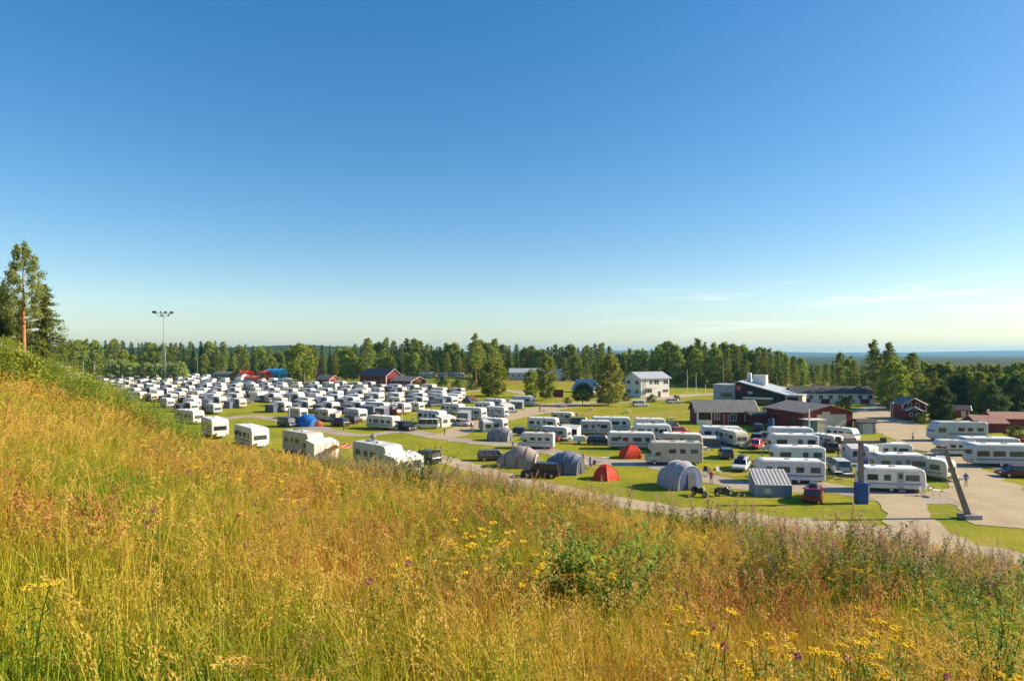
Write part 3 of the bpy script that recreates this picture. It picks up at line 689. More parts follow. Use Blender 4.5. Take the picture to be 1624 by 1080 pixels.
B5 = make_tunnel([(-1.9, 1.4, 1.7, 0), (-.6, 1.8, 2.5, 0), (.7, 1.8, 2.4, 0), (1.9, 1.3, 1.6, .1)], BLUEF, BLUEF, poles=mat('navy_tape', (.01, .05, .2), .8))
tent(B5, 483, 677, -20, 'bright blue tent at the left edge of the lawn')
tent(make_tunnel([(-1.2, .8, .9, 0), (0, 1.2, 1.5, 0), (1.2, .8, .9, 0)], mat('orange_fabric', (.62, .16, .05), .8), mat('orange_fabric', (.62, .16, .05), .8)), 502, 677, 0, 'small orange tent tucked beside the bright blue tent', sc=.8)
# awnings standing against caravans
def awn(px, py, rz, lab, sc=1.0, **kw):
    g = G(px, py); return dup(make_awning(**kw), (g.x, g.y + kw.get('D', 2.4), 0), rz, lab, 'awning', 'awnings standing against caravans', sc)
STR = mat('striped_canvas', (.55, .55, .54), .8)
aw = awn(1231, 788, -6, 'grey awning with pale striped roof, nearest tent in the right-hand stack', L=3.7, D=2.6, Hb=2.45, Hf=1.25, fab=mat('blue_grey_canvas', (.25, .29, .35), .85), roof=AWN_L, win=False)
m = MB()
for i in range(9): m.box((-1.6 + i * .4, -1.3, 1.9), (.12, 2.8, .03), rx=math.atan2(1.2, 2.6))
o = m.build('roof_stripe', AWN_G, aw, (0, 0, 0)); 
m = MB(); m.box((-.6, -2.64, .62), (.75, .03, .55)); m.build('window', mat('clear_window', (.5, .55, .52), .3), aw)
awn(1344, 714, -5, 'brown-grey awning right of the end-on caravan by the cream wall', L=3.0, D=2.2, fab=mat('taupe_canvas', (.24, .21, .19), .85), roof=mat('taupe_canvas', (.24, .21, .19), .85))
awn(1364, 733, -5, 'white awning of the small caravan behind the blue-padded pylon', L=2.0, D=2, fab=AWN_L)
awn(1088, 716, -8, 'cream awning with dark opening behind the large beige motorhome', L=4.6, D=2.0, fab=AWN_L, roof=CREAM, open_front=True)
awn(909, 697, -25, 'pale open awning right of the white caravan behind the motorhome', L=3.4, D=2.2, fab=AWN_L, open_front=True)
awn(700, 677, 48, 'light awning with two openings right of the white minibus', L=4.0, D=2.0, Hb=2.3, fab=AWN_L)
awn(534, 669, -40, 'cream awning right of the caravan with the red mark', L=2.4, D=1.6, fab=CREAMW)
awn(777, 685, 15, 'white awning facing the small grey tent on the road island', L=3.4, D=1.8, fab=AWN_L)
awn(738, 668, -30, 'blue-grey awning left of the rounded white-ended caravan', L=3.0, D=1.4, fab=SLATE)
awn(608, 660, -38, 'violet-grey awning behind the long blue-grey caravan', L=3.4, D=1.6, fab=mat('violet_canvas', (.16, .14, .24), .85))
awn(1128, 708, -10, 'dark awning under the long caravan before the porch house', L=3.2, D=1.2, fab=AWN_D, Hb=1.6, Hf=1.3)
awn(820, 648, -20, 'grey awning joined to the lone caravan left of the maroon board', L=4.2, D=1.6, fab=SLATE)
awn(800, 655, 40, 'white flared awning at the end of the back row beside gravel road', L=3.4, D=2.0, fab=AWN_L)
# red logo on the white caravan end, blue sign on the boxy one
# orange canopy beside the motorhome under the hill
g = G(531, 727)
t = thing('striped_canopy', 'orange and white striped canopy sagging between the two near motorhomes', 'canopy', (g.x, g.y, 0), -30)
m = MB(); rows = []
for i in range(13):
    rows.append([(-2.4 + i * .4, -1.2 + j * .6, 1.45 + i * .06 + .22 * math.sin(i * .9) - .35 * math.sin(math.pi * j / 4)) for j in range(5)])
m.grid(rows); m.m = [(k // 4) % 2 for k in range(len(m.f))]
m.build('canvas', [mat('orange_fabric2', (.66, .11, .04), .8, trans=.15), mat('peach_fabric', (.70, .42, .30), .8)], t)
for x, y, h in ((-2.4, -1.2, 1.5), (2.4, -1.2, 2.1), (-2.4, 1.2, 1.5), (2.4, 1.2, 2.1)):
    m = MB(); m.cyl((x, y, 0), (x * .98, y, h), .03, n=5); m.build('pole', METAL, t)
# small things on the lawn
def motorcycle(px, py, rz, lab):
    g = G(px, py); t = thing('motorcycle', lab, 'motorcycle', (g.x, g.y + .4, 0), rz)
    for x in (-.75, .75):
        m = MB(); m.cyl((x, -.07, .32), (x, .07, .32), .32, n=16); w = m.build('wheel', TYRE, t)
        m = MB(); m.cyl((x, -.08, .32), (x, .08, .32), .2, n=12); m.build('rim', RIM, w)
    m = MB(); m.prism([(-.7, .5), (-.2, .28), (.3, .3), (.55, .75), (.3, .98), (-.1, .85), (-.8, .88), (-.95, .8)], -.16, .16, .05); m.build('body', paint('black_gloss', (.012, .013, .02)), t)
    m = MB(); m.prism([(-.75, .86), (-.05, .84), (-.1, .93), (-.7, .98)], -.15, .15, .04); m.build('saddle', DARKM, t)
    m = MB(); m.cyl((.75, .1, .32), (.5, .1, 1.05), .03, n=5); m.cyl((.75, -.1, .32), (.5, -.1, 1.05), .03, n=5); m.cyl((.45, -.38, 1.08), (.45, .38, 1.08), .02, n=5); m.build('fork', METAL, t)
    m = MB(); m.box((.62, 0, .9), (.12, .2, .2)); m.build('headlight', MATS['lamp_clear'], t)
    for s in (-1, 1): m = MB(); m.box((-.65, s * .28, .62), (.5, .2, .35), taper=.9); m.build('pannier', DARKM, t)
motorcycle(1150, 788, 8, 'black touring motorcycle on the grass right of the blue-grey tent')
motorcycle(1111, 788, -60, 'dark blue motorcycle parked against the front of the blue-grey tent')
def trailer(px, py, rz, lab, c, sc=1.0):
    g = G(px, py); t = thing('box_trailer', lab, 'trailer', (g.x, g.y + .6, 0), rz)
    m = MB(); m.prism([(-1.1, .45), (1.1, .45), (1.1, 1.35), (.9, 1.5), (-.9, 1.5), (-1.1, 1.35)], -.7, .7, .05); m.build('box', c, t)
    for s in (-1, 1):
        m = MB(); m.cyl((0, s * .72, .28), (0, s * .86, .28), .28, n=12); w = m.build('wheel', TYRE, t); m = MB(); m.cyl((0, s * .73, .28), (0, s * .87, .28), .16, n=10); m.build('rim', RIM, w)
    m = MB(); m.cyl((1.05, 0, .45), (2.0, 0, .45), .04, n=5); m.cyl((1.9, 0, 0), (1.9, 0, .45), .03, n=5); m.build('drawbar', METAL, t); t.scale = (sc,) * 3
trailer(824, 691, -20, 'dark blue box trailer beside the three-windowed caravan', paint('navy', (.02, .03, .09)))
trailer(919, 704, -5, 'small white box trailer right of the pale open awning', WHITE, .9)
def folding_chair(px, py, rz, c, lab, group='folding chairs by the tents'):
    g = G(px, py); t = thing('folding_chair', lab, 'chair', (g.x, g.y, 0), rz, group)
    m = MB(); m.box((0, 0, .42), (.5, .48, .03)); m.build('seat', c, t)
    m = MB(); m.box((0, .26, .72), (.5, .03, .55), rx=-.22); m.build('backrest', c, t)
    for x in (-.24, .24):
        for y0, y1 in ((-.24, .24), (.24, -.24)): m = MB(); m.cyl((x, y0, 0), (x, y1, .45), .014, n=5); m.build('leg', METAL, t)
folding_chair(1140, 752, 20, AWN_L, 'white folding chair standing alone behind the blue-grey tent')
folding_chair(1118, 752, -30, DARKM, 'dark folding chair left of the lone white chair')
folding_chair(1127, 755, 30, DARKM, 'dark folding chair nearest the lone white chair')
folding_chair(930, 740, 60, mat('pink_fabric', (.6, .36, .30), .8), 'pink folding chair right of the slate tunnel tent')
folding_chair(941, 742, -40, PLAST, 'grey folding chair between the slate tent and the near red tent')
folding_chair(1312, 757, 10, DARKM, 'dark folding chair beside the silver people carrier')
folding_chair(1197, 742, 10, mat('brown_fabric', (.25, .12, .06), .8), 'brown folding chair right of the silver-white car')
def camp_table(px, py, rz, lab, c=AWN_L):
    g = G(px, py); t = thing('camping_table', lab, 'table', (g.x, g.y, 0), rz, 'camping tables by the tents')
    m = MB(); m.box((0, 0, .7), (1.1, .65, .03)); m.build('tabletop', c, t)
    for x in (-.48, .48):
        for y in (-.27, .27): m = MB(); m.cyl((x, y, 0), (x * .95, y, .69), .015, n=5); m.build('leg', METAL, t)
camp_table(926, 744, 20, 'low camping table between the slate tent and pink chair')
camp_table(1328, 757, 0, 'pale camping table on the grass under the people carrier')
camp_table(1211, 743, 0, 'camping table on the grass right of the brown chair', mat('grey_top', (.4, .4, .38), .6))
camp_table(960, 733, 5, 'pale camping table behind the near red dome tent')
camp_table(1345, 760, 12, 'long pale table left of the blue-padded pylon')
# person in red standing by the road fork
def person(px, py, lab, top, legs, rz=0, h=1.72, hair=(.08, .05, .03)):
    g = G(px, py); t = thing('person', lab, 'person', (g.x, g.y, 0), rz)
    me = bpy.data.meshes.new('body')
    P = [(0, 0, .93), (0, 0, 1.15), (0, 0, 1.38), (0, 0, 1.5), (0, .0, 1.62), (0, -.01, 1.70),
         (-.18, 0, 1.40), (-.25, .02, 1.12), (-.24, -.08, .88), (.18, 0, 1.40), (.25, .02, 1.12), (.22, -.10, .90),
         (-.09, 0, .88), (-.10, -.03, .48), (-.11, .03, .07), (-.12, -.10, .04), (.09, 0, .88), (.11, .03, .48), (.12, .07, .07), (.13, -.05, .04)]
    E = [(0, 1), (1, 2), (2, 3), (3, 4), (4, 5), (2, 6), (6, 7), (7, 8), (2, 9), (9, 10), (10, 11), (0, 12), (12, 13), (13, 14), (14, 15), (0, 16), (16, 17), (17, 18), (18, 19)]
    Rr = [.15, .13, .16, .055, .095, .085, .06, .045, .035, .06, .045, .035, .09, .06, .045, .035, .09, .06, .045, .035]
    me.from_pydata(P, E, []); o = bpy.data.objects.new('body', me); COL.objects.link(o); o.parent = t
    o.modifiers.new('skin', 'SKIN'); 
    for i, r_ in enumerate(Rr): me.skin_vertices[0].data[i].radius = (r_, r_ * .8)
    me.skin_vertices[0].data[0].use_root = True
    o.modifiers.new('sub', 'SUBSURF').levels = 1; o.modifiers['sub'].render_levels = 1
    # skin, shirt and trousers by height within one continuous body
    mm = bpy.data.materials.new('clothed_body'); mm.use_nodes = True; nt = mm.node_tree; b = nt.nodes['Principled BSDF']; b.inputs['Roughness'].default_value = .8
    tcn = N(nt, 'ShaderNodeTexCoord'); s = N(nt, 'ShaderNodeSeparateXYZ'); r = N(nt, 'ShaderNodeValToRGB'); r.color_ramp.interpolation = 'CONSTANT'
    e = r.color_ramp.elements; e[0].position = 0; e[0].color = (.04, .04, .04, 1); e[1].position = .05; e[1].color = (*legs, 1)
    for p_, c_ in ((.46, top), (.745, (.5, .3, .2)), (.86, hair)): q = e.new(p_); q.color = (*c_, 1)
    mr = N(nt, 'ShaderNodeMath', operation='MULTIPLY'); mr.inputs[1].default_value = .5
    nt.links.new(tcn.outputs['Object'], s.inputs[0]); nt.links.new(s.outputs['Z'], mr.inputs[0]); nt.links.new(mr.outputs[0], r.inputs[0]); nt.links.new(r.outputs[0], b.inputs['Base Color'])
    me.materials.append(mm); t.scale = (h / 1.78,) * 3
person(747, 682, 'person in red top and dark trousers standing by the road fork', (.6, .04, .03), (.03, .03, .05), 30)
person(925, 737, 'person in pale top standing beside the slate tunnel tent', (.65, .45, .38), (.06, .06, .09), 160)
person(1399, 768 - 5, 'person in white shirt beside the violet-blue car', (.6, .6, .6), (.08, .08, .12), -20)

# chairs, tables and people beside the caravans that have them
rc = random.Random(9)
CH = {}
def chair_proto(c):
    t = proto('folding_chair')
    m = MB(); m.box((0, 0, .42), (.5, .48, .03)); part(m, 'seat', c, t)
    m = MB(); m.box((0, .26, .72), (.5, .03, .55), rx=-.22); part(m, 'backrest', c, t)
    for x in (-.24, .24):
        for y0, y1 in ((-.24, .24), (.24, -.24)): m = MB(); m.cyl((x, y0, 0), (x, y1, .45), .014, n=5); part(m, 'leg', METAL, t)
    return t
CH = {'blue': chair_proto(BLUEF), 'dark': chair_proto(DARKM), 'red': chair_proto(RED), 'grey': chair_proto(PLAST)}
tp = proto('camping_table'); m = MB(); m.box((0, 0, .7), (1.1, .65, .03)); part(m, 'tabletop', AWN_L, tp)
for x in (-.48, .48):
    for y in (-.27, .27): m = MB(); m.cyl((x, y, 0), (x * .95, y, .69), .015, n=5); part(m, 'leg', METAL, tp)
hk = proto('service_post'); m = MB(); m.box((0, 0, .55), (.2, .2, 1.1)); part(m, 'post', METAL, hk); m = MB(); m.box((0, 0, 1.18), (.28, .28, .16)); part(m, 'cap', BLUEP, hk)
for p, px, py, rz, sc, lab in V:
    if len(lab.split()) > 11 or py > 790: continue
    g = G(px, py); y0 = g.y - 1.0 if rz > -60 else g.y; q = rc.random()
    c = rc.choice(list(CH)); ox = rc.uniform(-2.2, 2.2)
    if q < .75: dup(CH[c], (g.x + ox, y0 - .8, 0), rc.uniform(0, 360), c + ' folding chair beside the ' + lab, 'chair', 'folding chairs by the caravans')
    if q < .5: dup(tp, (g.x + ox + 1.3, y0 - 1.0, 0), rc.uniform(0, 90), 'pale camping table beside the ' + lab, 'table', 'camping tables by the tents')
    if q > .3: dup(hk, (g.x - 3.8, y0 - .4, 0), 0, 'service post left of the ' + lab, 'post', 'service posts by the caravans')
shirts = [('blue', (.05, .12, .4)), ('white', (.7, .7, .68)), ('red', (.5, .05, .04)), ('dark', (.04, .04, .05)), ('yellow', (.6, .45, .05)), ('green', (.08, .25, .1))]
for k, (px, py, where) in enumerate(((936, 741, 'between slate tent and near red tent'), (1322, 757, 'beside the silver people carrier'), (1128, 768, 'right of the blue-grey arched tent'), (1212, 744, 'right of the silver-white car'), (1000, 644, 'on the road by the white two-storey building'), (1076, 634, 'on the forecourt of the white two-storey building'), (915, 664, 'on the sunny lawn behind the caravans'), (1448, 700, 'on the gravel yard behind the caravans'), (856, 654, 'on the wide gravel road'), (705, 690, 'on the camp road below the white minibus'), (1190, 716, 'left of the bright red hatchback'), (545, 683, 'at the lawn edge near the camper box'), (1532, 772, 'on the gravel left of the lawn at right'))):
    n_, c_ = shirts[k % 6]; person(px, py, 'person in %s top %s' % (n_, where), c_, rc.choice(((.03, .03, .06), (.25, .2, .14), (.1, .12, .2))), rc.uniform(0, 360), rc.uniform(1.6, 1.85))
# ------------------------------------------------------------------ the packed field of caravans further back
ORD = ['first', 'second', 'third', 'fourth', 'fifth', 'sixth', 'seventh', 'eighth', 'ninth', 'tenth', 'eleventh', 'twelfth', '13th', '14th', '15th', '16th', '17th', '18th', '19th', '20th', '21st', '22nd', '23rd', '24th', '25th', '26th', '27th', '28th', '29th']
ROWS = [(600, [(168, 345)], 20), (603.5, [(150, 368)], 21), (607, [(160, 470)], 22), (611, [(172, 480)], 25), (615, [(182, 600)], 27), (620, [(190, 690)], 29), (626, [(204, 738)], 33), (632.5, [(214, 250), (275, 752)], 36), (638, [(232, 750)], 38), (645, [(262, 380), (440, 715)], 44), (654, [(300, 352), (440, 640)], 44)]
AREA = ['left of the light mast', 'right of the light mast', 'left of the tall birch', 'below the red cabins', 'near the gravel road']
rf = random.Random(5)
carp = [make_car('parked_car', c, k) for c, k in (((.03, .03, .04), 'suv'), ((.4, .41, .42), 'wagon'), ((.03, .05, .12), 'hatch'), ((.30, .03, .03), 'wagon'), ((.12, .13, .14), 'mpv'))]
names_used = {}
for ri, (py, rngs, sp) in enumerate(ROWS):
    k = 0
    for x0, x1 in rngs:
        px = x0 + 6
        while px < x1:
            yy = py + rf.uniform(-1.0, 1.0) * (1 + (py - 600) * .03)
            g = G(px + rf.uniform(-3, 3), yy)
            r = rf.random()
            rz = -40 + rf.uniform(-9, 9) + (180 if rf.random() < .25 else 0)
            p = rf.choice(FARW) if r < .74 else rf.choice(FAR) if r < .94 else MH['a']  # dark awnings favoured, deepening the shade on the long sides by colour
            if p in FARW and abs(rz) > 90: rz -= 180
            look = {FARW[0]: 'grey caravan with dark awning', FARW[1]: 'white caravan with grey awning', FARW[2]: 'white caravan with dark awning', FARW[3]: 'cream caravan with slate awning', FAR[0]: 'white caravan', FAR[1]: 'small cream caravan', FAR[2]: 'tall white caravan', FAR[3]: 'pale grey caravan', MH['a']: 'white motorhome'}[p]
            dup(p, (g.x, g.y, 0), rz, '%s, %s from left in the %s packed row from the back' % (look, ORD[k], ORD[ri]), 'motorhome' if 'home' in look else 'caravan', 'packed rows of caravans on the left field', rf.uniform(.92, 1.04))
            if rf.random() < (.55 if py > 606 else .2) and px + sp * .6 < x1:
                g2 = G(px + sp * .52, yy + 2.0); ci = rf.randrange(5)
                dup(carp[ci], (g2.x, g2.y, 0), rf.choice((-40, 50, 140)) + rf.uniform(-8, 8), '%s car parked right of the %s caravan in %s packed row from back' % (['black', 'silver', 'dark blue', 'red', 'grey'][ci], ORD[k], ORD[ri]), 'car', 'cars between the packed caravans')
            k += 1; px += sp * rf.uniform(.76, .98)
for k, px in enumerate((652, 675, 688, 701, 716, 728)):
    g = G(px, 603 + (k % 2) * 1.5); dup([FAR[0], FAR[2], FAR[0], FAR[1], FAR[3], FAR[0]][k], (g.x, g.y, 2.0), -30 + 12 * math.sin(k * 2.1), 'white caravan on the pine terrace, %s from the left of six' % ORD[k], 'caravan', 'caravans on the terrace under the pines')
# terrace they stand on
def mound(name, px, py, rx, ry, h, m, nx=48):
    g = G(px, py); rows = []
    for i in range(11):
        rr = i / 10; z = h * (1 - max(0, (rr - .72) / .28) ** 1.2) - (.05 if i == 10 else 0)
        rows.append([(g.x + rx * rr * math.cos(2 * math.pi * j / nx), g.y + ry * rr * math.sin(2 * math.pi * j / nx), z) for j in range(nx)])
    m_ = MB(); m_.grid(rows[::-1], closed=True); m_.smooth = True; return struct(m_.build(name, m))
MGRASS = mat('rough_grass', (.20, .21, .025), .95, col2=(.09, .12, .018), scale=.5, coord='World', bump=.6, spec=.1)
MDRY = mat('dry_grass', (.36, .27, .05), .95, col2=(.22, .19, .03), scale=.35, coord='World', bump=.6, spec=.1)
mound('terrace', 688, 604.0, 32, 30, 2.0, MGRASS)
mound('grass_bank', 900, 607, 55, 28, 1.5, MDRY)
for nm_, pix_, w_, sd_ in (('flower_bed', [(872, 662), (920, 656), (985, 660), (1060, 656), (1096, 650)], [3, 8, 6, 7, 2], 21), ('flower_bed', [(890, 651), (950, 648), (1020, 650)], [1, 4, 1.5], 22), ('flower_bed', [(880, 634), (930, 631), (985, 633)], [2, 7, 2], 23), ('flower_bed', [(1060, 643), (1100, 640), (1130, 644)], [2, 5, 2], 24), ('worn_grass', [(1100, 690), (1150, 694), (1190, 690)], [2, 5, 2], 25), ('worn_grass', [(1120, 745), (1160, 750), (1200, 748)], [1.5, 4, 1.5], 26), ('worn_grass', [(905, 742), (935, 742), (960, 738)], [1, 2.5, 1], 27), ('worn_grass', [(1310, 762), (1340, 758), (1360, 748)], [1, 3, 1], 28)):
    road(nm_, pix_, w_, .012, MDRY, sd_)
mound('grass_bank', 1120, 611, 30, 14, 1.2, MDRY)

# ------------------------------------------------------------------ buildings
def house(name, lab, cat, px, py, rz, L_, W_, eave, ridge, wall, roofm, wins=(), trim=TRIMW, over=.45, gable_trim=True, doors=(), end_mat=None, end_wins=(), back=None, chimney=None):
    """gable roof along local X; px,py = near corner region centre of the long -Y wall; base on the ground"""
    g = G(px, py); t = thing(name, lab, cat, (g.x, g.y + (W_ / 2 if back is None else back), 0), rz)
    h = W_ / 2; l = L_ / 2
    m = MB(); m.box((0, 0, eave / 2), (L_, W_, eave)); m._add([(-l, -h, eave), (-l, h, eave), (-l, 0, ridge - .02)], [(2, 1, 0)], 1); m._add([(l, -h, eave), (l, h, eave), (l, 0, ridge - .02)], [(0, 1, 2)], 1)
    m.build('wall', [wall, end_mat or wall], t)
    m = MB(); sl = (ridge - eave) / h; ho = h + over; lo = l + over; zt = .16
    for s in (-1, 1):
        a = (-lo, s * ho, eave - sl * over); b = (lo, s * ho, eave - sl * over); c = (lo, 0, ridge); d = (-lo, 0, ridge)
        up = lambda p: (p[0], p[1], p[2] + zt)
        vs = [a, b, c, d, up(a), up(b), up(c), up(d)]
        m._add(vs, [(3, 2, 1, 0), (4, 5, 6, 7), (0, 1, 5, 4), (1, 2, 6, 5), (3, 0, 4, 7)])
    rf_ = m.build('roof', roofm, t)
    if gable_trim:
        for e in (-1, 1):
            m = MB()
            for s in (-1, 1): m.cyl((e * (lo + .03), s * ho, eave - sl * over + .02), (e * (lo + .03), 0, ridge + .04), .11, n=4)
            m.build('bargeboard', trim, rf_)
        m = MB()
        for sx in (-1, 1):
            for sy in (-1, 1): m.box((sx * (l + .0), sy * (h + .0), eave / 2), (.22, .22, eave - .02))
        m.build('corner_board', trim, t)
    if chimney:
        m = MB(); m.box((chimney, .4, ridge + .3), (.7, .7, 1.2)); m.build('chimney', ROOFD, rf_)
    for (x, z, w, hh) in wins:
        m = MB(); m.box((x, -h - .02, z), (w + .24, .07, hh + .24)); f = m.build('window', trim, t)
        m = MB(); m.box((x, -h - .06, z), (w, .03, hh)); m.build('pane', GLASS, f)
        if w > .9: m = MB(); m.box((x, -h - .085, z), (.07, .03, hh)); m.build('glazing_bar', trim, f)
    for (y, z, w, hh) in end_wins:
        m = MB(); m.box((l + .02, y, z), (.07, w + .24, hh + .24)); f = m.build('window', trim, t)
        m = MB(); m.box((l + .06, y, z), (.03, w, hh)); m.build('pane', GLASS, f)
    for (x, w, hh, c) in doors:
        m = MB(); m.box((x, -h - .03, hh / 2 + .02), (w + .2, .08, hh + .1)); f = m.build('door', trim, t)
        m = MB(); m.box((x, -h - .08, hh / 2), (w, .03, hh)); m.build('door_leaf', c, f)
    return t
# red cabins on the left
house('red_hall', 'large dark-red wooden hall with dark roof and bright gable, behind the packed field', 'building', 600, 612, -40, 20, 9, 5, 8, FALU, ROOFD, wins=((-6, 2.2, 1.2, 1), (2, 2.2, 1.2, 1), (7, 2.2, 1.2, 1)), end_wins=((0, 2.2, 1.4, 1.1),))
house('red_cabin', 'long low red cabin with bright gable right in front of large red hall', 'building', 645, 615, -40, 14, 9, 3.1, 4.9, FALU, ROOFG, wins=((2, 1.7, 1.0, .9), (-3, 1.7, 1.0, .9)), end_wins=())
house('small_cabin', 'small orange-brown cabin with white-edged roof right of the tall birch', 'building', 517, 611, -32, 9, 6, 2.9, 4.7, FALU, ROOFG, end_mat=FALUL, end_wins=((1, 1.5, 1.0, 1.0),), wins=((0, 1.6, 1, .9),))
house('red_shed', 'narrow bright-red shed among the birches behind the small orange-brown cabin', 'building', 503, 600, -50, 6, 5, 4.2, 6.4, FALUL, ROOFD, end_wins=((0, 2.6, 1.2, 1.4),))
house('grey_house', 'long pale grey house under the pines behind the two dark-leaved trees', 'building', 842, 608, -6, 21.5, 8, 5.6, 7.6, mat('pale_grey_wall', (.50, .51, .50), .8), ROOFM, wins=tuple((-8.8 + i * 2.9, 4.0, 1.2, 1.1) for i in range(7)), end_wins=((0, 4, 1.2, 1.2),))
# small white house by the dark trees
house('white_gable_house', 'narrow white gabled house just right of the dark-leaved trees', 'building', 884, 608, -60, 6.5, 5, 5.4, 7.4, WALLW, ROOFM, wins=((0, 4, 1, 1.2),))
# two storey white building
wb = house('white_building', 'white two-storey building with hipped pale roof behind the broad round birch', 'building', 1030, 630, 24, 12.0, 9.5, 6.8, 8.7, WALLW, ROOFM, over=.7, gable_trim=False,
      wins=((-1.7, 5.3, 1.0, 1.3), (.6, 5.3, 1.9, 1.3), (4.6, 5.3, 1.9, 1.2), (4.4, 2.2, 2.2, 1.0), (-2.4, 2.2, 2.0, 1.0)), doors=((1.8, 1.0, 2.1, GLASS),), end_wins=((0, 5.2, 1.5, 1.2),), back=4)
m = MB()
m.box((-4.4, -5.0, 3.3), (.14, .12, 6.4)); m.build('downpipe', DARKM, wb)
m = MB(); m.box((-2.4, -5.5, 3.2), (3.0, 1.4, .16)); m.build('entrance_canopy', PLAST, wb)
for y in (-2.6, 2.4):
    m = MB(); m.box((-6.28, y, 5.2), (.05, 1.7, 1.2)); m.build('window', GLASS, wb); m = MB(); m.box((-6.28, y, 2.0), (.05, 1.7, 1.2)); m.build('window', GLASS, wb)
house('metal_gable_hall', 'pale blue-grey metal-roofed gable hall left of the broad round birch', 'building', 934, 623, -35, 9, 8, 1.6, 5.0, mat('blue_grey_wall', (.32, .36, .40), .8), mat('blue_grey_roof', (.38, .43, .48), .6))
# black and white service building: low black hall with a long sloping white roof
g = G(1214, 643); sb = thing('service_building', 'black and white restaurant building with long sloping white roof and box chimney', 'building', (g.x + 1.5, g.y + 8, 0), -33)
def S(name, m, mt, par=None): return m.build(name, mt, par or sb)
m = MB(); prof = [(-7.5, 0), (-5.4, 6.7), (7.2, 3.4), (7.2, 0)]; prof = [(-5.6, 0), (-5.6, 6.2), (-4.8, 6.7), (7.2, 3.5), (7.2, 0)]
m.prism(prof, -6.9, 12.5); S('black_wall', m, BLACKW)
m = MB(); m.prism([(-6.0, 6.05), (-4.8, 6.72), (9.4, 2.95), (9.4, 3.2), (-4.8, 7.0), (-6.2, 6.25)], -7.5, 13); rfb = S('roof', m, ROOFM)
m = MB(); m.box((-.2, 1.5, 7.2), (3.9, 3, 2.9)); S('roof_box', m, WALLW, rfb)
m = MB(); m.box((-3.6, 2.5, 7.9), (1.1, 1.1, 2.6)); S('chimney', m, TRIMW, rfb)
m = MB(); m.box((-9.3, -1.0, 2.75), (6.6, 9, 5.5)); w1 = S('grey_wing', m, mat('grey_white_wall', (.45, .48, .52), .8, scale=.6))
m = MB(); m.box((-9.3, -1.0, 5.62), (7.0, 9.4, .25)); S('wing_roof', m, ROOFM)
m = MB(); m.box((-8.6, -5.56, 2.6), (3.2, .12, 1.2)); S('window', m, GLASS, w1)
m = MB(); m.box((-8.6, -6.6, 4.9), (.1, .1, .1)); 
m = MB(); m.box((1.0, -7.8, 2.1), (8.2, 1.6, .45)); S('balcony_front', m, TRIMW)
m = MB(); m.box((1.0, -6.97, 1.3), (8.0, .1, 2.0)); S('window', m, GLASS)
m = MB(); m.box((-1.3, -6.98, 3.6), (1.4, .1, .9)); S('window', m, mat('pale_blind', (.4, .42, .4), .6))
m = MB(); m.box((10.6, -3, 1.55), (4.6, 7.0, 3.1)); S('annex_wall', m, mat('beige_wall', (.50, .48, .42), .8))
m = MB(); m.box((10.3, -6.56, 1.4), (3.0, .1, 2.6)); S('opening_shade', m, BLACKW)  # black panel on the closed wall, painted shade of a dark opening
m = MB(); m.box((10.4, -3, 3.2), (5.4, 7.8, .25)); S('annex_roof', m, ROOFM)
m = MB(); m.box((-4.6, -6.96, 4.9), (1.7, .12, 1.6)); lg = S('sign', m, mat('sign_red', (.40, .03, .03), .5))
m = MB()
for i in range(5):
    a = math.pi / 2 + i * 2 * math.pi / 5
    m._add([(-4.6, -7.04, 4.95), (-4.6 + .42 * math.cos(a), -7.04, 4.95 + .42 * math.sin(a)), (-4.6 + .17 * math.cos(a + .63), -7.04, 4.95 + .17 * math.sin(a + .63)), ], [(0, 2, 1)])
    m._add([(-4.6, -7.04, 4.95), (-4.6 + .42 * math.cos(a), -7.04, 4.95 + .42 * math.sin(a)), (-4.6 + .17 * math.cos(a - .63), -7.04, 4.95 + .17 * math.sin(a - .63)), ], [(0, 1, 2)])
S('emblem', m, mat('sign_pale', (.75, .55, .55), .5), lg)
# brown-red porch house in front
ph = house('porch_house', 'low dark-red house with grey roof and white-framed windows facing the caravans', 'building', 1155, 673, -4, 12.6, 7, 2.75, 4.9, FALU, ROOFG, wins=((-2.1, 1.7, 1.0, 1.1), (1.3, 1.5, 1.1, 1.3), (4.3, 1.5, 1.2, 1.3)), doors=((-.2, .9, 2.0, FALUL),))
m = MB(); m.box((-5.0, -4.9, .55), (2.9, .1, .95)); m.build('porch_rail', TRIMW, ph)
m = MB(); m.box((-5.0, -3.53, 1.6), (2.2, .06, 1.4)); m.build('porch_window', GLASS, ph)
for x in (-6.4, -3.6): m = MB(); m.box((x, -4.9, 1.35), (.14, .14, 2.7)); m.build('porch_post', TRIMW, ph)
# red link building and its white column sign
house('link_building', 'low flat red shed joining the porch house and the cream-gabled building', 'building', 1212, 676, -4, 4.6, 6, 2.3, 2.7, FALU, ROOFD, gable_trim=False)
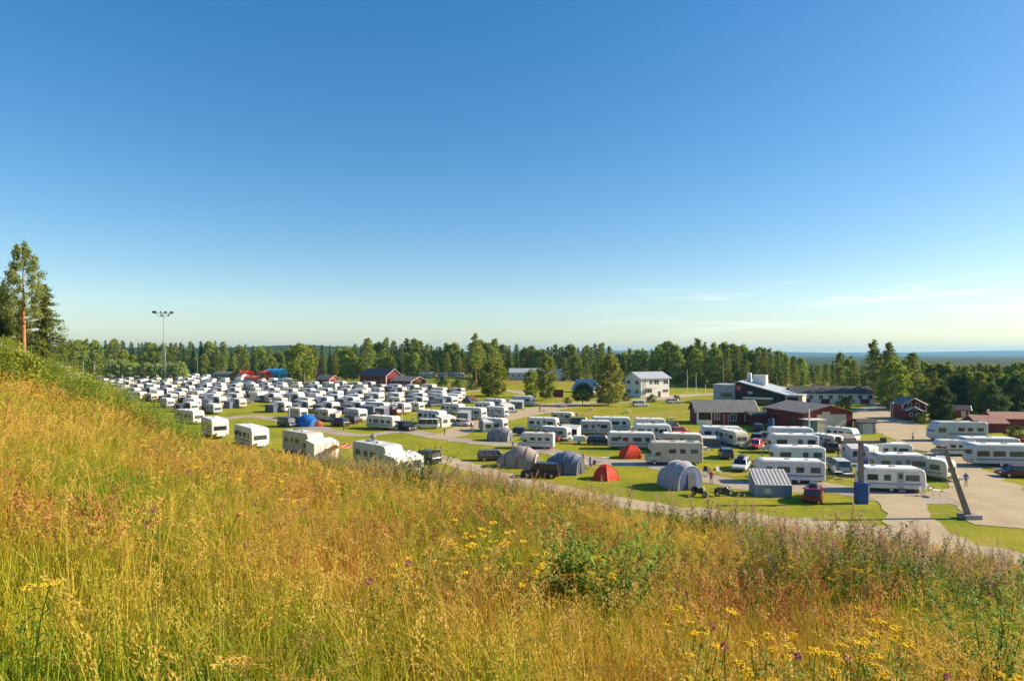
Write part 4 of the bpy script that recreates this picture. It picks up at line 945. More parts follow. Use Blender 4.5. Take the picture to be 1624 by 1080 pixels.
# red and cream building
rb = house('cream_gable_building', 'dark-red building with cream wall on its wide low gable', 'building', 1305, 686, -80, 12.6, 10.4, 3.9, 5.2, FALU, ROOFG, over=.55, trim=FALU, gable_trim=False, wins=((3, 2, 1.2, 1.2), (-3, 2, 1.2, 1.2)), back=6.2)
m = MB(); m.box((6.36, .6, 1.75), (.12, 6.2, 3.5)); m.build('cream_panel', CREAMW, rb)
m = MB(); m.box((6.38, -.6, 3.75), (.10, 1.7, .5)); m.build('vent_panel', CREAMW, rb)
m = MB(); m.box((7.4, -4.2, 2.75), (3.0, 3.6, .18)); en = m.build('entrance_canopy', TRIMW, rb)
for k in range(3):
    m = MB(); m.box((6.4, -5.0 + k * .95, 1.2), (.1, .85, 2.2)); m.build('glass_door', mat('blue_glass', (.05, .16, .22), .1), rb)
m = MB(); m.box((8.7, -5.8, 2.4), (.22, .22, 4.8)); m.build('flag_post', TRIMW, rb)
g = G(1222, 686); t = thing('sign_column', 'tall narrow blue and white column sign left of the entrance canopy', 'sign', (g.x, g.y, 0), 0)
m = MB(); m.box((0, 0, 1.3), (.9, .25, 2.6)); m.build('panel', BLUEP, t); m = MB(); m.box((.55, 0, 1.35), (.2, .3, 2.7)); m.build('post', TRIMW, t)
house('grey_shed', 'small grey shed with dark roof right of the cream-gabled building', 'shed', 1377, 688, -6, 2.9, 2.6, 2.2, 2.6, mat('grey_boards', (.30, .32, .36), .8), ROOFD, gable_trim=False, doors=((0, 1.4, 1.9, PALE),))
house('row_building', 'long low red and white row building behind the white-roofed restaurant', 'building', 1330, 641, -4, 23, 8, 3.3, 5.1, WALLW, ROOFD, wins=tuple((-9.8 + i * 2.9, 2.0, 1.2, 1.2) for i in range(8)), back=6)
# red boards under the windows of the row building
rowb = [o for o in SC.objects if o.name.startswith('row_building')][0]
for i in range(4): m = MB(); m.box((-8.4 + i * 5.8, -4.03, .75), (2.6, .08, 1.4)); m.build('red_panel', FALU, rowb)
hb = house('gabled_lodge', 'two-storey dark-red lodge with white-framed windows by the dark round trees', 'building', 1459, 668, -96, 7.0, 6.4, 4.1, 5.7, FALU, ROOFG, end_wins=((-1.3, 3.9, .9, .9), (1.0, 3.9, .9, .9)), back=6.2); hb.scale = (.78, .78, .86); hb.location.x += 1.2
m = MB(); m.box((5.0, -1.6, 1.35), (3.2, 4.2, 2.7)); w2 = m.build('porch_wing', FALU, hb)
m = MB(); m._add([(6.9, -3.9, 2.6), (6.9, -1.6, 3.6), (6.9, .7, 2.6), (3.3, -3.9, 2.6), (3.3, -1.6, 3.6), (3.3, .7, 2.6)], [(0, 1, 4, 3), (1, 2, 5, 4), (2, 1, 0)]); pr = m.build('porch_roof', ROOFG, hb)
m = MB(); m.cyl((6.95, -3.9, 2.6), (6.95, -1.6, 3.6), .1, n=4); m.cyl((6.95, -1.6, 3.6), (6.95, .7, 2.6), .1, n=4); m.build('bargeboard', TRIMW, pr)
for y in (-2.4, -.6):
    m = MB(); m.box((6.62, y, 1.6), (.08, 1.1, 1.0)); f = m.build('window', TRIMW, w2); m = MB(); m.box((6.68, y, 1.6), (.04, .8, .7)); m.build('pane', GLASS, f)
for y in (1.2, 3.0): m = MB(); m.box((6.2, y, 1.15), (.3, .35, 2.3)); m.build('porch_post', TRIMW, hb)
m = MB(); m.box((5.0, 2.1, 2.4), (3.0, 2.8, .18)); m.build('entrance_canopy', ROOFG, hb)
house('red_roof_shed', 'dark-red shed with rusty red roof behind the coach motorhome', 'shed', 1575, 686, -6, 5.2, 4.4, 1.9, 3.0, FALU, ROOFR, doors=((-1.4, .8, 1.7, TRIMW),), gable_trim=False)
house('red_roof_shed', 'longer red-roofed shed cut by the right edge behind the smaller shed', 'shed', 1612, 680, -6, 7.5, 4.4, 2.1, 3.1, FALU, ROOFR, gable_trim=False)
house('red_cabin', 'small bright-red cabin with pale door under the dark trees at right', 'building', 1526, 662, -30, 4.2, 3.2, 1.9, 2.7, FALUL, ROOFD, end_mat=mat('ochre_boards', (.5, .25, .12), .8), doors=((1, .7, 1.7, TRIMW),))
# marquees far left
def marquee(px, py, L_, W_, H_, c, lab, z0=2.0):
    g = G(px, py); t = thing('marquee', lab, 'marquee', (g.x, g.y, 0), -12, 'marquees behind the packed field')
    m = MB(); m.smooth = True
    rows = [[(x, W_ / 2 * math.cos(math.pi * i / 10), z0 + (H_ - z0) * math.sin(math.pi * i / 10) * (1 + .08 * math.cos(x * 1.6))) for i in range(11)] for x in np.linspace(-L_ / 2, L_ / 2, 9).tolist()]
    m.grid(rows); m.build('canopy', c, t)
    m = MB(); m.box((0, W_ / 2, z0 / 2), (L_, .05, z0)); m.build('back_wall', c, t)
    for x in (-L_ / 2, 0, L_ / 2): m = MB(); m.cyl((x, -W_ / 2, 0), (x, -W_ / 2, z0), .08, n=6); m.build('pole', METAL, t)
marquee(437, 602, 11, 9, 6.6, mat('sky_blue_fabric', (.03, .30, .60), .7, trans=.2), 'bright blue barrel-roofed marquee beside the tall birch', 3.2)
marquee(420, 603, 5, 7, 5.6, mat('dull_red_fabric', (.45, .08, .06), .7), 'dull red marquee adjoining the blue barrel-roofed one', 3)
marquee(391, 601, 7, 5, 5.0, RED, 'red-topped pavilion left of the blue barrel-roofed marquee', 3)
marquee(402, 609, 8, 5, 4.2, mat('coral_fabric', (.60, .14, .12), .7), 'low coral-red pavilion in front of the red-topped one', 2)
marquee(356, 604, 11, 8, 5.2, mat('grey_green_fabric', (.14, .17, .16), .8), 'dark grey-green marquee left of the red-topped pavilion', 2.6)
g = G(388, 606); house('white_gable_stall', 'small white and pink gabled stall between the dark and red marquees', 'stall', 383, 606, -40, 5, 4, 3.6, 4.8, WALLW, mat('pink_roof', (.5, .2, .17), .8), gable_trim=False)
# maroon board
g = G(884, 633); t = thing('notice_board', 'large maroon notice board on two posts on the dry grass', 'sign', (g.x, g.y, 0), -8)
m = MB(); m.box((0, 0, 1.9), (3.9, .15, 2.6)); m.build('panel', mat('maroon', (.16, .02, .035), .7), t)
for x in (-1.7, 1.7): m = MB(); m.box((x, .15, 1.5), (.14, .14, 3.0)); m.build('post', WOODP, t)
# wall / fence under the terrace, hedges
def hedge(px, py, L_, W_, H_, rz, lab, mt=None, seed=0):
    r = random.Random(seed); g = G(px, py); m = MB(); n = int(L_ * W_ * H_ * 26) + 200
    for _ in range(n):
        c = Vector((r.uniform(-L_ / 2, L_ / 2), r.uniform(-W_ / 2, W_ / 2), r.uniform(.02, H_) )); s = r.uniform(.12, .28)
        a = Vector((r.uniform(-1, 1), r.uniform(-1, 1), r.uniform(-.6, 1))).normalized(); b = a.orthogonal().normalized(); d = a.cross(b)
        m._add([c + b * s, c + d * s * .8, c - b * s, c - d * s * .8], [(0, 1, 2, 3)])
    o = m.build('hedge', mt or LEAFD); o.location = g; o.rotation_euler.z = R(rz); tag(o, lab, 'hedge'); return o
# ------------------------------------------------------------------ trees
def leafm(name, a, b, rnd=.22, tr=.4): return mat(name, a, .75, col2=b, scale=.6, rnd=rnd, trans=tr, spec=.15)
LEAFP = leafm('pine_needles', (.31, .35, .06), (.16, .205, .04))
LEAFS = leafm('spruce_needles', (.21, .275, .055), (.10, .15, .036))
LEAFB = leafm('birch_leaves', (.34, .40, .045), (.20, .26, .03), tr=.4)
LEAFY = leafm('autumn_leaves', (.24, .19, .05), (.13, .13, .03), tr=.4)
LEAFD = leafm('dark_leaves', (.10, .16, .04), (.055, .09, .026))
LEAFG = leafm('willow_leaves', (.44, .52, .16), (.28, .36, .10), tr=.45)
BARKP = mat('pine_bark', (.50, .20, .06), .9, col2=(.22, .12, .07), scale=2.5, bump=.5)
BARKS = mat('spruce_bark', (.14, .10, .075), .9, scale=3, bump=.5)
BARKB = mat('birch_bark', (.60, .57, .52), .8, col2=(.2, .19, .18), scale=4)
def leaf(m, c, s, r, flat=.0):
    a = Vector((r.gauss(0, 1), r.gauss(0, 1), r.gauss(0, 1) + flat)).normalized(); b = a.orthogonal().normalized(); d = a.cross(b)
    t = r.uniform(0, 6.28); b, d = b * math.cos(t) + d * math.sin(t), d * math.cos(t) - b * math.sin(t)
    m._add([c + b * s, c + d * s * .55, c - b * s, c - d * s * .55], [(0, 1, 2, 3)])
def clump(m, c, rx, rz, n, s, r, flat=0):
    for _ in range(n):
        v = Vector((r.gauss(0, .5), r.gauss(0, .5), r.gauss(0, .5)))
        leaf(m, c + Vector((v.x * rx, v.y * rx, v.z * rz)), s * r.uniform(.6, 1.25), r, flat)
def make_pine(seed, h=17, cb=.35, wd=3.0, ls=.40, dens=1.5, mt=None, cr=.85, nb=34, tr_=.24):
    r = random.Random(seed); t = proto('pine_tree'); k = h / 17
    lean = (r.uniform(-.3, .3), r.uniform(-.3, .3)); P = lambda z: Vector((lean[0] * (z / h) ** 2, lean[1] * (z / h) ** 2, z))
    m = MB(); m.smooth = True
    for i in range(6): z0, z1 = h * i / 6, h * (i + 1) / 6 * .99; m.cyl(P(z0), P(z1), tr_ * k * (1 - i / 6.6), tr_ * k * (1 - (i + 1) / 6.6), n=7, caps=False)
    for i in range(9): z = h * r.uniform(cb * .7, .9); a = r.uniform(0, 6.28); m.cyl(P(z), P(z) + Vector((math.cos(a), math.sin(a), .25)) * wd * .7 * (1.2 - z / h), .06 * k, .02, n=4, caps=False)
    part(m, 'trunk', BARKP, t)
    m = MB(); n = int(nb)
    for i in range(n):
        f = (i + r.random()) / n; z = h * (cb + (1 - cb) * f); w = wd * (math.sin(min(1, (1 - f) * 1.25 + .12) * math.pi * .5) ** .9) * r.uniform(.45, 1.0)
        a = i * 2.4 + r.uniform(-.4, .4); c = P(z) + Vector((math.cos(a) * w * .72, math.sin(a) * w * .72, r.uniform(-.2, .3)))
        clump(m, c, (w * .55 + .4 * k) * cr, .55 * k, int(26 * dens), ls, r, .8)
    part(m, 'crown', mt or LEAFP, t); return t
def make_spruce(seed, h=16, wd=3.0, ls=.40, dens=1.0, mt=None):
    r = random.Random(seed); t = proto('spruce_tree'); m = MB(); m.cyl((0, 0, 0), (0, 0, h * .97), .2, .02, n=7, caps=False); part(m, 'trunk', BARKS, t)
    m = MB(); z = h * .07
    while z < h * .985:
        f = z / h; w = wd * (1 - f) ** .8 + .12; n = max(4, int(9 * w / wd + 2))
        for i in range(n):
            a = r.uniform(0, 6.28); ln = w * r.uniform(.7, 1.12)
            q = int((7 * w / wd + 3) * dens)
            for j in range(q):
                s = (j + r.random()) / q; c = Vector((math.cos(a) * ln * s, math.sin(a) * ln * s, z - ln * .28 * s + .12 * ln * s * s + r.uniform(-.12, .12)))
                c += Vector((r.gauss(0, .16), r.gauss(0, .16), 0)); leaf(m, c, ls * (1.15 - .4 * s) * r.uniform(.7, 1.2), r, 1.6)
        z += h * .030 * (1.15 - .5 * f)
    part(m, 'crown', mt or LEAFS, t); return t
def make_broad(seed, h=12, wd=3.6, cb=.22, ls=.26, n=90, mt=None, bark=None, name='birch_tree', per=34, tall=1.0):
    r = random.Random(seed); t = proto(name); m = MB(); m.smooth = True
    m.cyl((0, 0, 0), (.1, 0, h * .45), h * .018, h * .012, n=8, caps=False); m.cyl((.1, 0, h * .45), (0, .1, h * .9), h * .012, .02, n=7, caps=False)
    for i in range(12):
        z = h * r.uniform(cb, .7); a = i * 2.4; m.cyl((.05, 0, z), (math.cos(a) * wd * .7, math.sin(a) * wd * .7, z + h * .14), h * .006, .015, n=5, caps=False)
    part(m, 'trunk', bark or BARKB, t); m = MB()
    for i in range(n):
        f = r.random(); z = cb + (1 - cb) * f; prof = math.sin(math.pi * min(1, (f * .86 + .14)) ** tall) ** .55
        w = wd * prof * math.sqrt(r.uniform(.15, 1)); a = r.uniform(0, 6.28)
        clump(m, Vector((math.cos(a) * w, math.sin(a) * w, h * z * r.uniform(.96, 1.0))), .75, .6, per, ls, r, .5)
    part(m, 'crown', mt or LEAFB, t); return t
PINE = [make_pine(1), make_pine(2, cb=.25, wd=3.4), make_pine(3, cb=.38, wd=2.8), make_pine(4, cb=.12, wd=3.1), make_pine(5, cb=.22, wd=2.6)]
SPR = [make_spruce(11), make_spruce(12, wd=2.5), make_spruce(13, wd=3.4), make_spruce(14, wd=2.8)]
BIR = [make_broad(21, 14, 3.3, .08, .36, 150, tall=1.1), make_broad(22, 13, 3.8, .05, .36, 150), make_broad(23, 9, 3.2, .05, .33, 100, mt=LEAFG, name='willow_tree')]
# (photo x, tops) of the skyline
SKY = [(100, 540), (125, 538), (150, 540), (180, 539), (210, 541), (250, 544), (300, 542), (335, 540), (370, 546), (400, 547), (420, 548), (440, 551), (462, 549), (480, 545), (500, 549), (520, 545), (545, 551), (565, 548), (582, 538), (598, 545), (612, 537), (630, 546), (650, 538), (668, 542), (690, 550), (707, 545), (722, 542), (738, 556), (755, 532), (768, 548), (780, 538), (795, 545), (808, 542), (830, 549), (845, 547), (860, 553), (875, 545), (895, 549), (905, 547), (922, 551), (945, 545), (965, 545), (980, 560), (1000, 552), (1020, 550), (1035, 552), (1060, 543), (1075, 545), (1092, 548), (1110, 536), (1125, 546), (1142, 541), (1160, 550), (1172, 544), (1188, 556), (1205, 550), (1220, 556), (1235, 557), (1250, 562), (1268, 566), (1285, 574), (1310, 578), (1332, 562), (1350, 566), (1368, 576), (1388, 560), (1410, 560), (1430, 572), (1445, 560), (1460, 570), (1480, 577), (1500, 576), (1520, 580), (1540, 578), (1560, 576), (1580, 580), (1600, 578), (1624, 574), (1700, 575)]
def top_at(px): return float(np.interp(px, [s[0] for s in SKY], [s[1] for s in SKY]))
def base_at(px): return float(np.interp(px, [90, 200, 340, 430, 560, 700, 900, 1080, 1200, 1270, 1380, 1480, 1560, 1700], [601, 599, 598, 600, 603, 604, 608, 612, 616, 622, 634, 648, 655, 655]))
rt = random.Random(3)
SECT = [(255, 'left of the light mast'), (345, 'behind the far white caravans'), (470, 'behind the marquees'), (560, 'beside the small orange-brown cabin'), (680, 'behind the red hall'), (800, 'behind the pine terrace'), (900, 'behind the pale grey house'), (985, 'near the broad round birch'), (1100, 'behind the white two-storey building'), (1260, 'behind the white-roofed restaurant'), (1400, 'behind the long row building'), (1480, 'behind the dark-red lodge'), (2000, 'behind the red-roofed sheds')]
def sect(px): return next(s for x, s in SECT if px < x)
def plant(p, px, base, top, lab, cat, group, nat, jx=0):
    g = G(px, base); h = EYE - (top - HOR) / FPX * g.y
    s = h / nat; ws = s * rt.uniform(.9, 1.1)
    return dup(p, (g.x, g.y, 0), rt.uniform(0, 360), lab, cat, group, (ws, ws, s))
cnt = 0; tally = {}
NAT = {**{p: 17 for p in PINE}, **{p: 16 for p in SPR}, BIR[0]: 14, BIR[1]: 13, BIR[2]: 9}
# front edge of the forest, then two staggered lines behind it
for line, (db, dt, step) in enumerate(((0, 10, 15), (-3.2, 1, 12), (-6.5, -1, 13))):
    px = 92 + line * 4
    while px < 1640:
        b = base_at(px) + db * (1.6 if px > 1300 else 1) * (1 if px < 1300 else 1.3); tp = top_at(px) + dt + rt.uniform(-1, 5) + (rt.uniform(0, 14) if line == 0 else 0)
        if 1262 < px < 1380 and line > 0 and rt.random() < .5: px += step; continue
        if line == 0 and (980 < px < 1070 or 800 < px < 892): px += step; continue
        r = rt.random(); pf = .5 if px > 560 else .32
        p = rt.choice(PINE) if r < pf else rt.choice(SPR) if r < .74 else rt.choice(BIR[:2])
        kind = 'pine' if p in PINE else 'spruce' if p in SPR else 'birch'
        adj = ['front-line', 'mid-depth', 'rear-line'][line]
        kk = (kind, adj, sect(px)); tally[kk] = tally.get(kk, 0) + 1; plant(p, px, max(b, HOR + 22), tp, '%s %s %s from left in the forest edge %s' % (ORD[tally[kk] - 1], adj, kind, sect(px)), 'tree', 'forest-edge %s trees' % kind, NAT[p]); cnt += 1
        px += step * rt.uniform(.75, 1.25)
print('forest trees', cnt)
# single trees
singles = [
 (BIR[0], 477, 612, 545, 'tall yellow-green birch rising beside the bright blue marquee', 14, 1.4),
 (PINE[1], 582, 607, 537, 'tall yellowish pine left of the large red hall', 17, 1),
 (PINE[0], 755, 612, 532, 'tallest slim pine right of the pine terrace', 17, .9),
 (PINE[3], 783, 614, 538, 'broad dark pine right behind the bright green birch', 17, 1.1),
 (BIR[1], 781, 628, 573, 'bright green birch bush where the gravel road bends', 13, 1.5),
 (BIR[0], 867, 635, 564, 'tall conical dark-leaved tree left of the maroon board', 14, .95),
 (BIR[1], 843, 630, 586, 'smaller dark-leaved tree just left of the tall conical one', 13, .95),
 (PINE[2], 1332, 634, 560, 'solitary slim pine rising above the long row building', 17, .8),
 (PINE[0], 1387, 640, 543, 'tall pine, left one of the pair rising over the birch', 17, .95),
 (PINE[2], 1409, 640, 545, 'tall pine, right one of the pair rising over the birch', 17, .95),
 (BIR[1], 1418, 650, 575, 'bright green birch in front of the pair of tall pines', 13, 1.1),
 (PINE[1], 1446, 648, 560, 'dark pine between the pair of pines and the lodge', 17, 1.05),
]
for p, px, b, tp, lab, nat, w in singles:
    o = plant(p, px, b, tp, lab, 'tree', None, nat); o.scale = (o.scale[0] * w, o.scale[1] * w, o.scale[2])
T1 = make_broad(31, 14.6, 4.2, .06, .30, 240, mt=leafm('mixed_leaves', (.32, .31, .055), (.18, .20, .04)), name='birch_tree')
g = G(966, 643); dup(T1, (g.x, g.y, 0), 20, 'broad round birch with reddish top beside the white two-storey building', 'tree')
T2 = make_broad(32, 6.4, 3.0, .30, .26, 90, mt=LEAFD, bark=BARKS, name='rowan_tree', per=40)
g = G(924, 644); dup(T2, (g.x, g.y, 0), 60, 'small dark round-crowned tree right of the maroon board', 'tree')
T3 = make_broad(33, 8.0, 2.8, .02, .28, 130, mt=LEAFD, bark=BARKS, name='dark_tree', per=40)
for px, b, sc, lab in ((1494, 669, .95, 'dark dense round tree touching the right of the lodge'), (1540, 652, 1.25, 'dark dense tree behind the small bright-red cabin'), (1574, 668, 1.0, 'dark dense tree left behind the rusty-roofed shed'), (1615, 660, 1.2, 'dark dense tree at the right edge behind the sheds'), (1516, 652, 1.15, 'dark dense tree between lodge and small bright-red cabin')):
    g = G(px, b); dup(T3, (g.x, g.y, 0), px, lab, 'tree', 'dark dense trees at right', sc)
for k, px in enumerate((178, 197, 213, 232, 250, 268, 286)):
    g = G(px, 604.5); o = dup(BIR[2], (g.x, g.y, 0), px, 'pale green willow, %s from left in the row below the light mast' % ORD[k], 'tree', 'pale willows below the light mast', (1.35, 1.35, 1.2 + .12 * math.sin(px)))
# shrubs on the lawn edge
T4 = make_broad(41, 2.4, 1.8, .0, .2, 26, mt=leafm('bush_leaves', (.13, .17, .03), (.07, .10, .02)), bark=BARKS, name='bush', per=34)
for k, (px, b, s, lab) in enumerate(((600, 622, 1.2, 'yellow-green bush among caravans below the large red hall'), (700, 612, 1.6, 'leftmost low bush on the bank under the pine terrace'), (726, 616, 1.5, 'middle low bush on the bank under the pine terrace'), (748, 618, 1.5, 'rightmost low bush on the bank under the pine terrace'),
      (1034, 638, .9, 'small round bush on the forecourt of the white building'), (1072, 636, .7, 'tiny round bush beside the forecourt grass'), (1204, 640, 1.0, 'yellowish bush between the porch house and the restaurant'), (1340, 648, 1.2, 'yellow-green bush in front of the long row building'), (1215, 662, .9, 'bright bush beside the right end of the porch house'),
      (660, 616, 1.3, 'dark green bush right beside the low red cabin'), (992, 636, 1.0, 'bush at the shaded left wall of the white building'), (1460, 672, .8, 'low bush by the lodge porch'), (1612, 697, .9, 'dark hedge-like bush beside the red tent at the right edge'), (900, 640, .7, 'small orange-tinged bush beside the maroon board'))):
    g = G(px, b); dup(T4, (g.x, g.y, 0), px * 7, lab, 'bush', 'bushes around the campsite', s)
# woodland behind that nobody could count
def scatter(name, pts, rots, scl, protos, kind='stuff'):
    me = bpy.data.meshes.new(name); me.from_pydata([tuple(map(float, p)) for p in pts], [], [])
    a = me.attributes.new('rot', 'FLOAT_VECTOR', 'POINT'); a.data.foreach_set('vector', np.asarray(rots, np.float32).ravel())
    a = me.attributes.new('scl', 'FLOAT_VECTOR', 'POINT'); a.data.foreach_set('vector', np.asarray(scl, np.float32).ravel())
    o = bpy.data.objects.new(name, me); COL.objects.link(o); o['kind'] = kind
    c = bpy.data.collections.new(name + '_kinds')
    for p in protos: c.objects.link(p)
    nt = bpy.data.node_groups.new(name, 'GeometryNodeTree')
    nt.interface.new_socket('Geometry', in_out='INPUT', socket_type='NodeSocketGeometry'); nt.interface.new_socket('Geometry', in_out='OUTPUT', socket_type='NodeSocketGeometry')
    gi = nt.nodes.new('NodeGroupInput'); go = nt.nodes.new('NodeGroupOutput'); ip = nt.nodes.new('GeometryNodeInstanceOnPoints')
    ci = nt.nodes.new('GeometryNodeCollectionInfo'); ci.inputs['Collection'].default_value = c; ci.inputs['Separate Children'].default_value = True; ci.inputs['Reset Children'].default_value = True
    r = nt.nodes.new('GeometryNodeInputNamedAttribute'); r.data_type = 'FLOAT_VECTOR'; r.inputs['Name'].default_value = 'rot'
    s = nt.nodes.new('GeometryNodeInputNamedAttribute'); s.data_type = 'FLOAT_VECTOR'; s.inputs['Name'].default_value = 'scl'
    er = nt.nodes.new('FunctionNodeEulerToRotation')
    l = nt.links.new; l(gi.outputs[0], ip.inputs['Points']); l(ci.outputs[0], ip.inputs['Instance']); ip.inputs['Pick Instance'].default_value = True
    l(r.outputs[0], er.inputs[0]); l(er.outputs[0], ip.inputs['Rotation']); l(s.outputs[0], ip.inputs['Scale']); l(ip.outputs[0], go.inputs[0])
    md = o.modifiers.new('scatter', 'NODES'); md.node_group = nt; return o
crowns = [KIDS[p.name][1] for p in PINE[:3] + SPR[:3]]
pts, ro, sc_ = [], [], []
for i in range(4200):
    d = rt.uniform(0, 1) ** .6; px = rt.uniform(-100, 1750); b = base_at(px) - 8; b = max(b, HOR + 17); y0 = EYE * FPX / (b - HOR); y = y0 + 15 + 420 * d
    x = (px - 812) / FPX * y; hh = rt.uniform(.62, .88) * (1 if px < 1240 else .68)
    if px > 1240: hh *= max(.35, 1 - (y - y0) / 900)
    pts.append((x, y, -1.2)); ro.append((0, 0, rt.uniform(0, 6.28))); sc_.append((1.15, 1.15, hh))
scatter('distant_woodland', pts, ro, sc_, crowns)

# ---- big pine and spruce on the hill at the left, seen close
NP = make_pine(51, 14.2, .42, 3.1, .13, 6.0, cr=.30, nb=62, tr_=.34, mt=leafm('near_pine_needles', (.36, .40, .12), (.19, .235, .075), rnd=0))
g = Vector((-56.5, 73, 0)); g.z = terf(g.x, g.y) - .2; dup(NP, g, 0, 'tall pine with bare orange trunk on the hill at far left', 'tree', None, (1.0, 1.0, 1.0))
NS = make_spruce(52, 12.0, 4.8, .17, 8.0, mt=leafm('near_spruce_needles', (.25, .27, .045), (.12, .15, .035), rnd=0))
g = Vector((-58.6, 79, 0)); g.z = terf(g.x, g.y) - .2; dup(NS, g, 0, 'broad dark spruce close behind the tall orange-trunked pine', 'tree', None, (1.0, 1.0, 1.0))
NS2 = make_spruce(53, 9.5, 3.2, .17, 6.0, mt=MATS['near_spruce_needles'])
g = Vector((-67, 86, 0)); g.z = terf(g.x, g.y) - .2; dup(NS2, g, 0, 'shorter spruce at the left frame edge behind the tall pine', 'tree')
g = Vector((-58.5, 88, 0)); g.z = terf(g.x, g.y) - .4; dup(NS2, g, 80, 'small spruce right of the broad dark one on the hill', 'tree', None, .55)
g = Vector((-64.5, 80, 0)); g.z = terf(g.x, g.y) - .2; dup(NS2, g, 200, 'mid-sized dark spruce just left of the orange pine trunk', 'tree', None, 1.05)
# bushes on the hill crest
T5 = make_broad(54, 3.0, 2.2, .0, .13, 60, mt=leafm('crest_leaves', (.36, .38, .045), (.22, .27, .03), rnd=.12), bark=BARKS, name='hill_bush', per=60)
for px, py, s, lab in ((20, 602, .42, 'bright leafy bush on the slope below the left-edge bush'), (98, 606, .38, 'yellow-green bush on the slope under the spruce tip'), (134, 630, .36, 'yellow-green bush halfway between the spruce and nearest caravans'), (6, 562, .62, 'bright leafy bush at the left frame edge below the tall pine'), (40, 572, .5, 'leafy bush on the crest just right of the pine foot'), (78, 584, .42, 'small bush on the crest below the broad spruce'), (165, 652, .30, 'rounded green bush on the slope below the light posts'), (196, 662, .26, 'green bush on the slope nearest the packed caravans')):
    g = H2(px, py); dup(T5, g, px * 3, lab, 'bush', 'bushes on the hill crest', s)

# ------------------------------------------------------------------ posts, mast, lift pylons
def post(px, base, top, lab, r=.07, head=None, mt=METAL, name='lamp_post', cat='lamp post', z0=0):
    g = G(px, base); h = EYE - (top - HOR) / FPX * g.y; t = thing(name, lab, cat, (g.x, g.y, 0), 0, 'posts around the campsite')
    m = MB(); m.cyl((0, 0, 0), (0, 0, h), r, r * .6, n=7); m.build('pole', mt, t)
    if head == 'lamp': m = MB(); m.box((.45, 0, h), (1.1, .3, .12)); m.box((-.3, 0, h - .02), (.7, .3, .1)); m.build('lamp_head', PALE, t)
    if head == 'ball': m = MB(); m.ball((0, 0, h + .15), (.22, .22, .2)); m.build('lamp_head', TRIMW, t)
post(150, 604, 577, 'pale lamp post with flat head at the left end of the rows', .16, 'lamp', mt=TRIMW)
post(170, 603, 573, 'short white post left of the willow row', .13, mt=TRIMW, name='pole', cat='post')
post(132, 603, 574, 'leftmost short pale post above the slope', .12, mt=TRIMW, name='pole', cat='post')
post(313, 604, 567, 'grey lamp post right of the light mast', .14, 'lamp')
post(218, 604, 589, 'thin grey post in front of the willow row', .1, name='pole', cat='post')
post(1090, 624, 586, 'left flagpole of the pair right of the white building', .09, mt=TRIMW, name='flagpole', cat='flagpole')
post(1104, 624, 591, 'right flagpole of the pair right of the white building', .09, mt=TRIMW, name='flagpole', cat='flagpole')
post(1119, 625, 609, 'short post on the dry grass right of the flagpoles', .1, mt=TRIMW, name='pole', cat='post')
post(1147, 640, 572, 'tall thin pole left of the white-roofed restaurant', .09, name='pole', cat='post')
post(552, 628, 602, 'thin pale post among the caravans below the small cabin', .06, mt=TRIMW, name='pole', cat='post')
post(483, 614, 590, 'pale bare post right of the tall birch', .12, mt=mat('pale_wood', (.5, .4, .25), .8), name='pole', cat='post')
post(638, 676, 643, 'thin pale service post behind the black car', .05, mt=TRIMW, name='pole', cat='post')
post(459, 667, 629, 'thin white post above the dark blue van', .06, mt=TRIMW, name='pole', cat='post')
post(270, 652, 620, 'thin grey post at the left of the packed rows', .05, name='pole', cat='post')
post(731, 683, 661, 'yellowish post at the bend right of the minibus', .06, mt=MATS['pale_wood'], name='pole', cat='post')
post(830, 676, 648, 'thin yellowish post on the gravel road island', .06, mt=MATS['pale_wood'], name='pole', cat='post')
post(1452, 686, 672, 'short white bollard post on the gravel yard', .07, mt=TRIMW, name='pole', cat='post')
post(1416, 669, 640, 'lamp post in front of the two tall pines', .06, 'ball')
post(1209, 745, 709, 'dark lamp post in front of the second stacked caravan', .05, 'ball', mt=DARKM)
post(1567, 690, 652, 'globe lamp post at the rusty-roofed shed', .05, 'ball')
post(1540, 688, 672, 'globe lamp post left of the coach motorhome', .05, 'ball')
for k, (px, py) in enumerate(((894, 646), (866, 652), (1064, 667), (996, 655), (938, 651), (1218, 678))):
    g = G(px, py); t = thing('picnic_table', ['picnic table at the left of the sunny lawn', 'picnic table beside the road behind the middle caravans', 'pale picnic table at the right of the sunny lawn', 'pale picnic table in the middle of the sunny lawn', 'picnic table right of the maroon board on the lawn', 'picnic table at the corner of the porch house'][k], 'picnic table', (g.x, g.y, 0), 20 * k, 'picnic tables on the sunny lawn')
    c = mat('pale_planks', (.55, .48, .32), .8)
    m = MB(); m.box((0, 0, .75), (1.8, .75, .06)); m.build('tabletop', c, t)
    for s in (-1, 1):
        m = MB(); m.box((0, s * .7, .45), (1.8, .28, .05)); m.build('bench', c, t)
        m = MB(); m.box((s * .65, 0, .42), (.08, 1.5, .08)); m.cyl((s * .65, -.7, 0), (s * .65, -.25, .72), .04, n=4); m.cyl((s * .65, .7, 0), (s * .65, .25, .72), .04, n=4); m.build('leg', c, t)
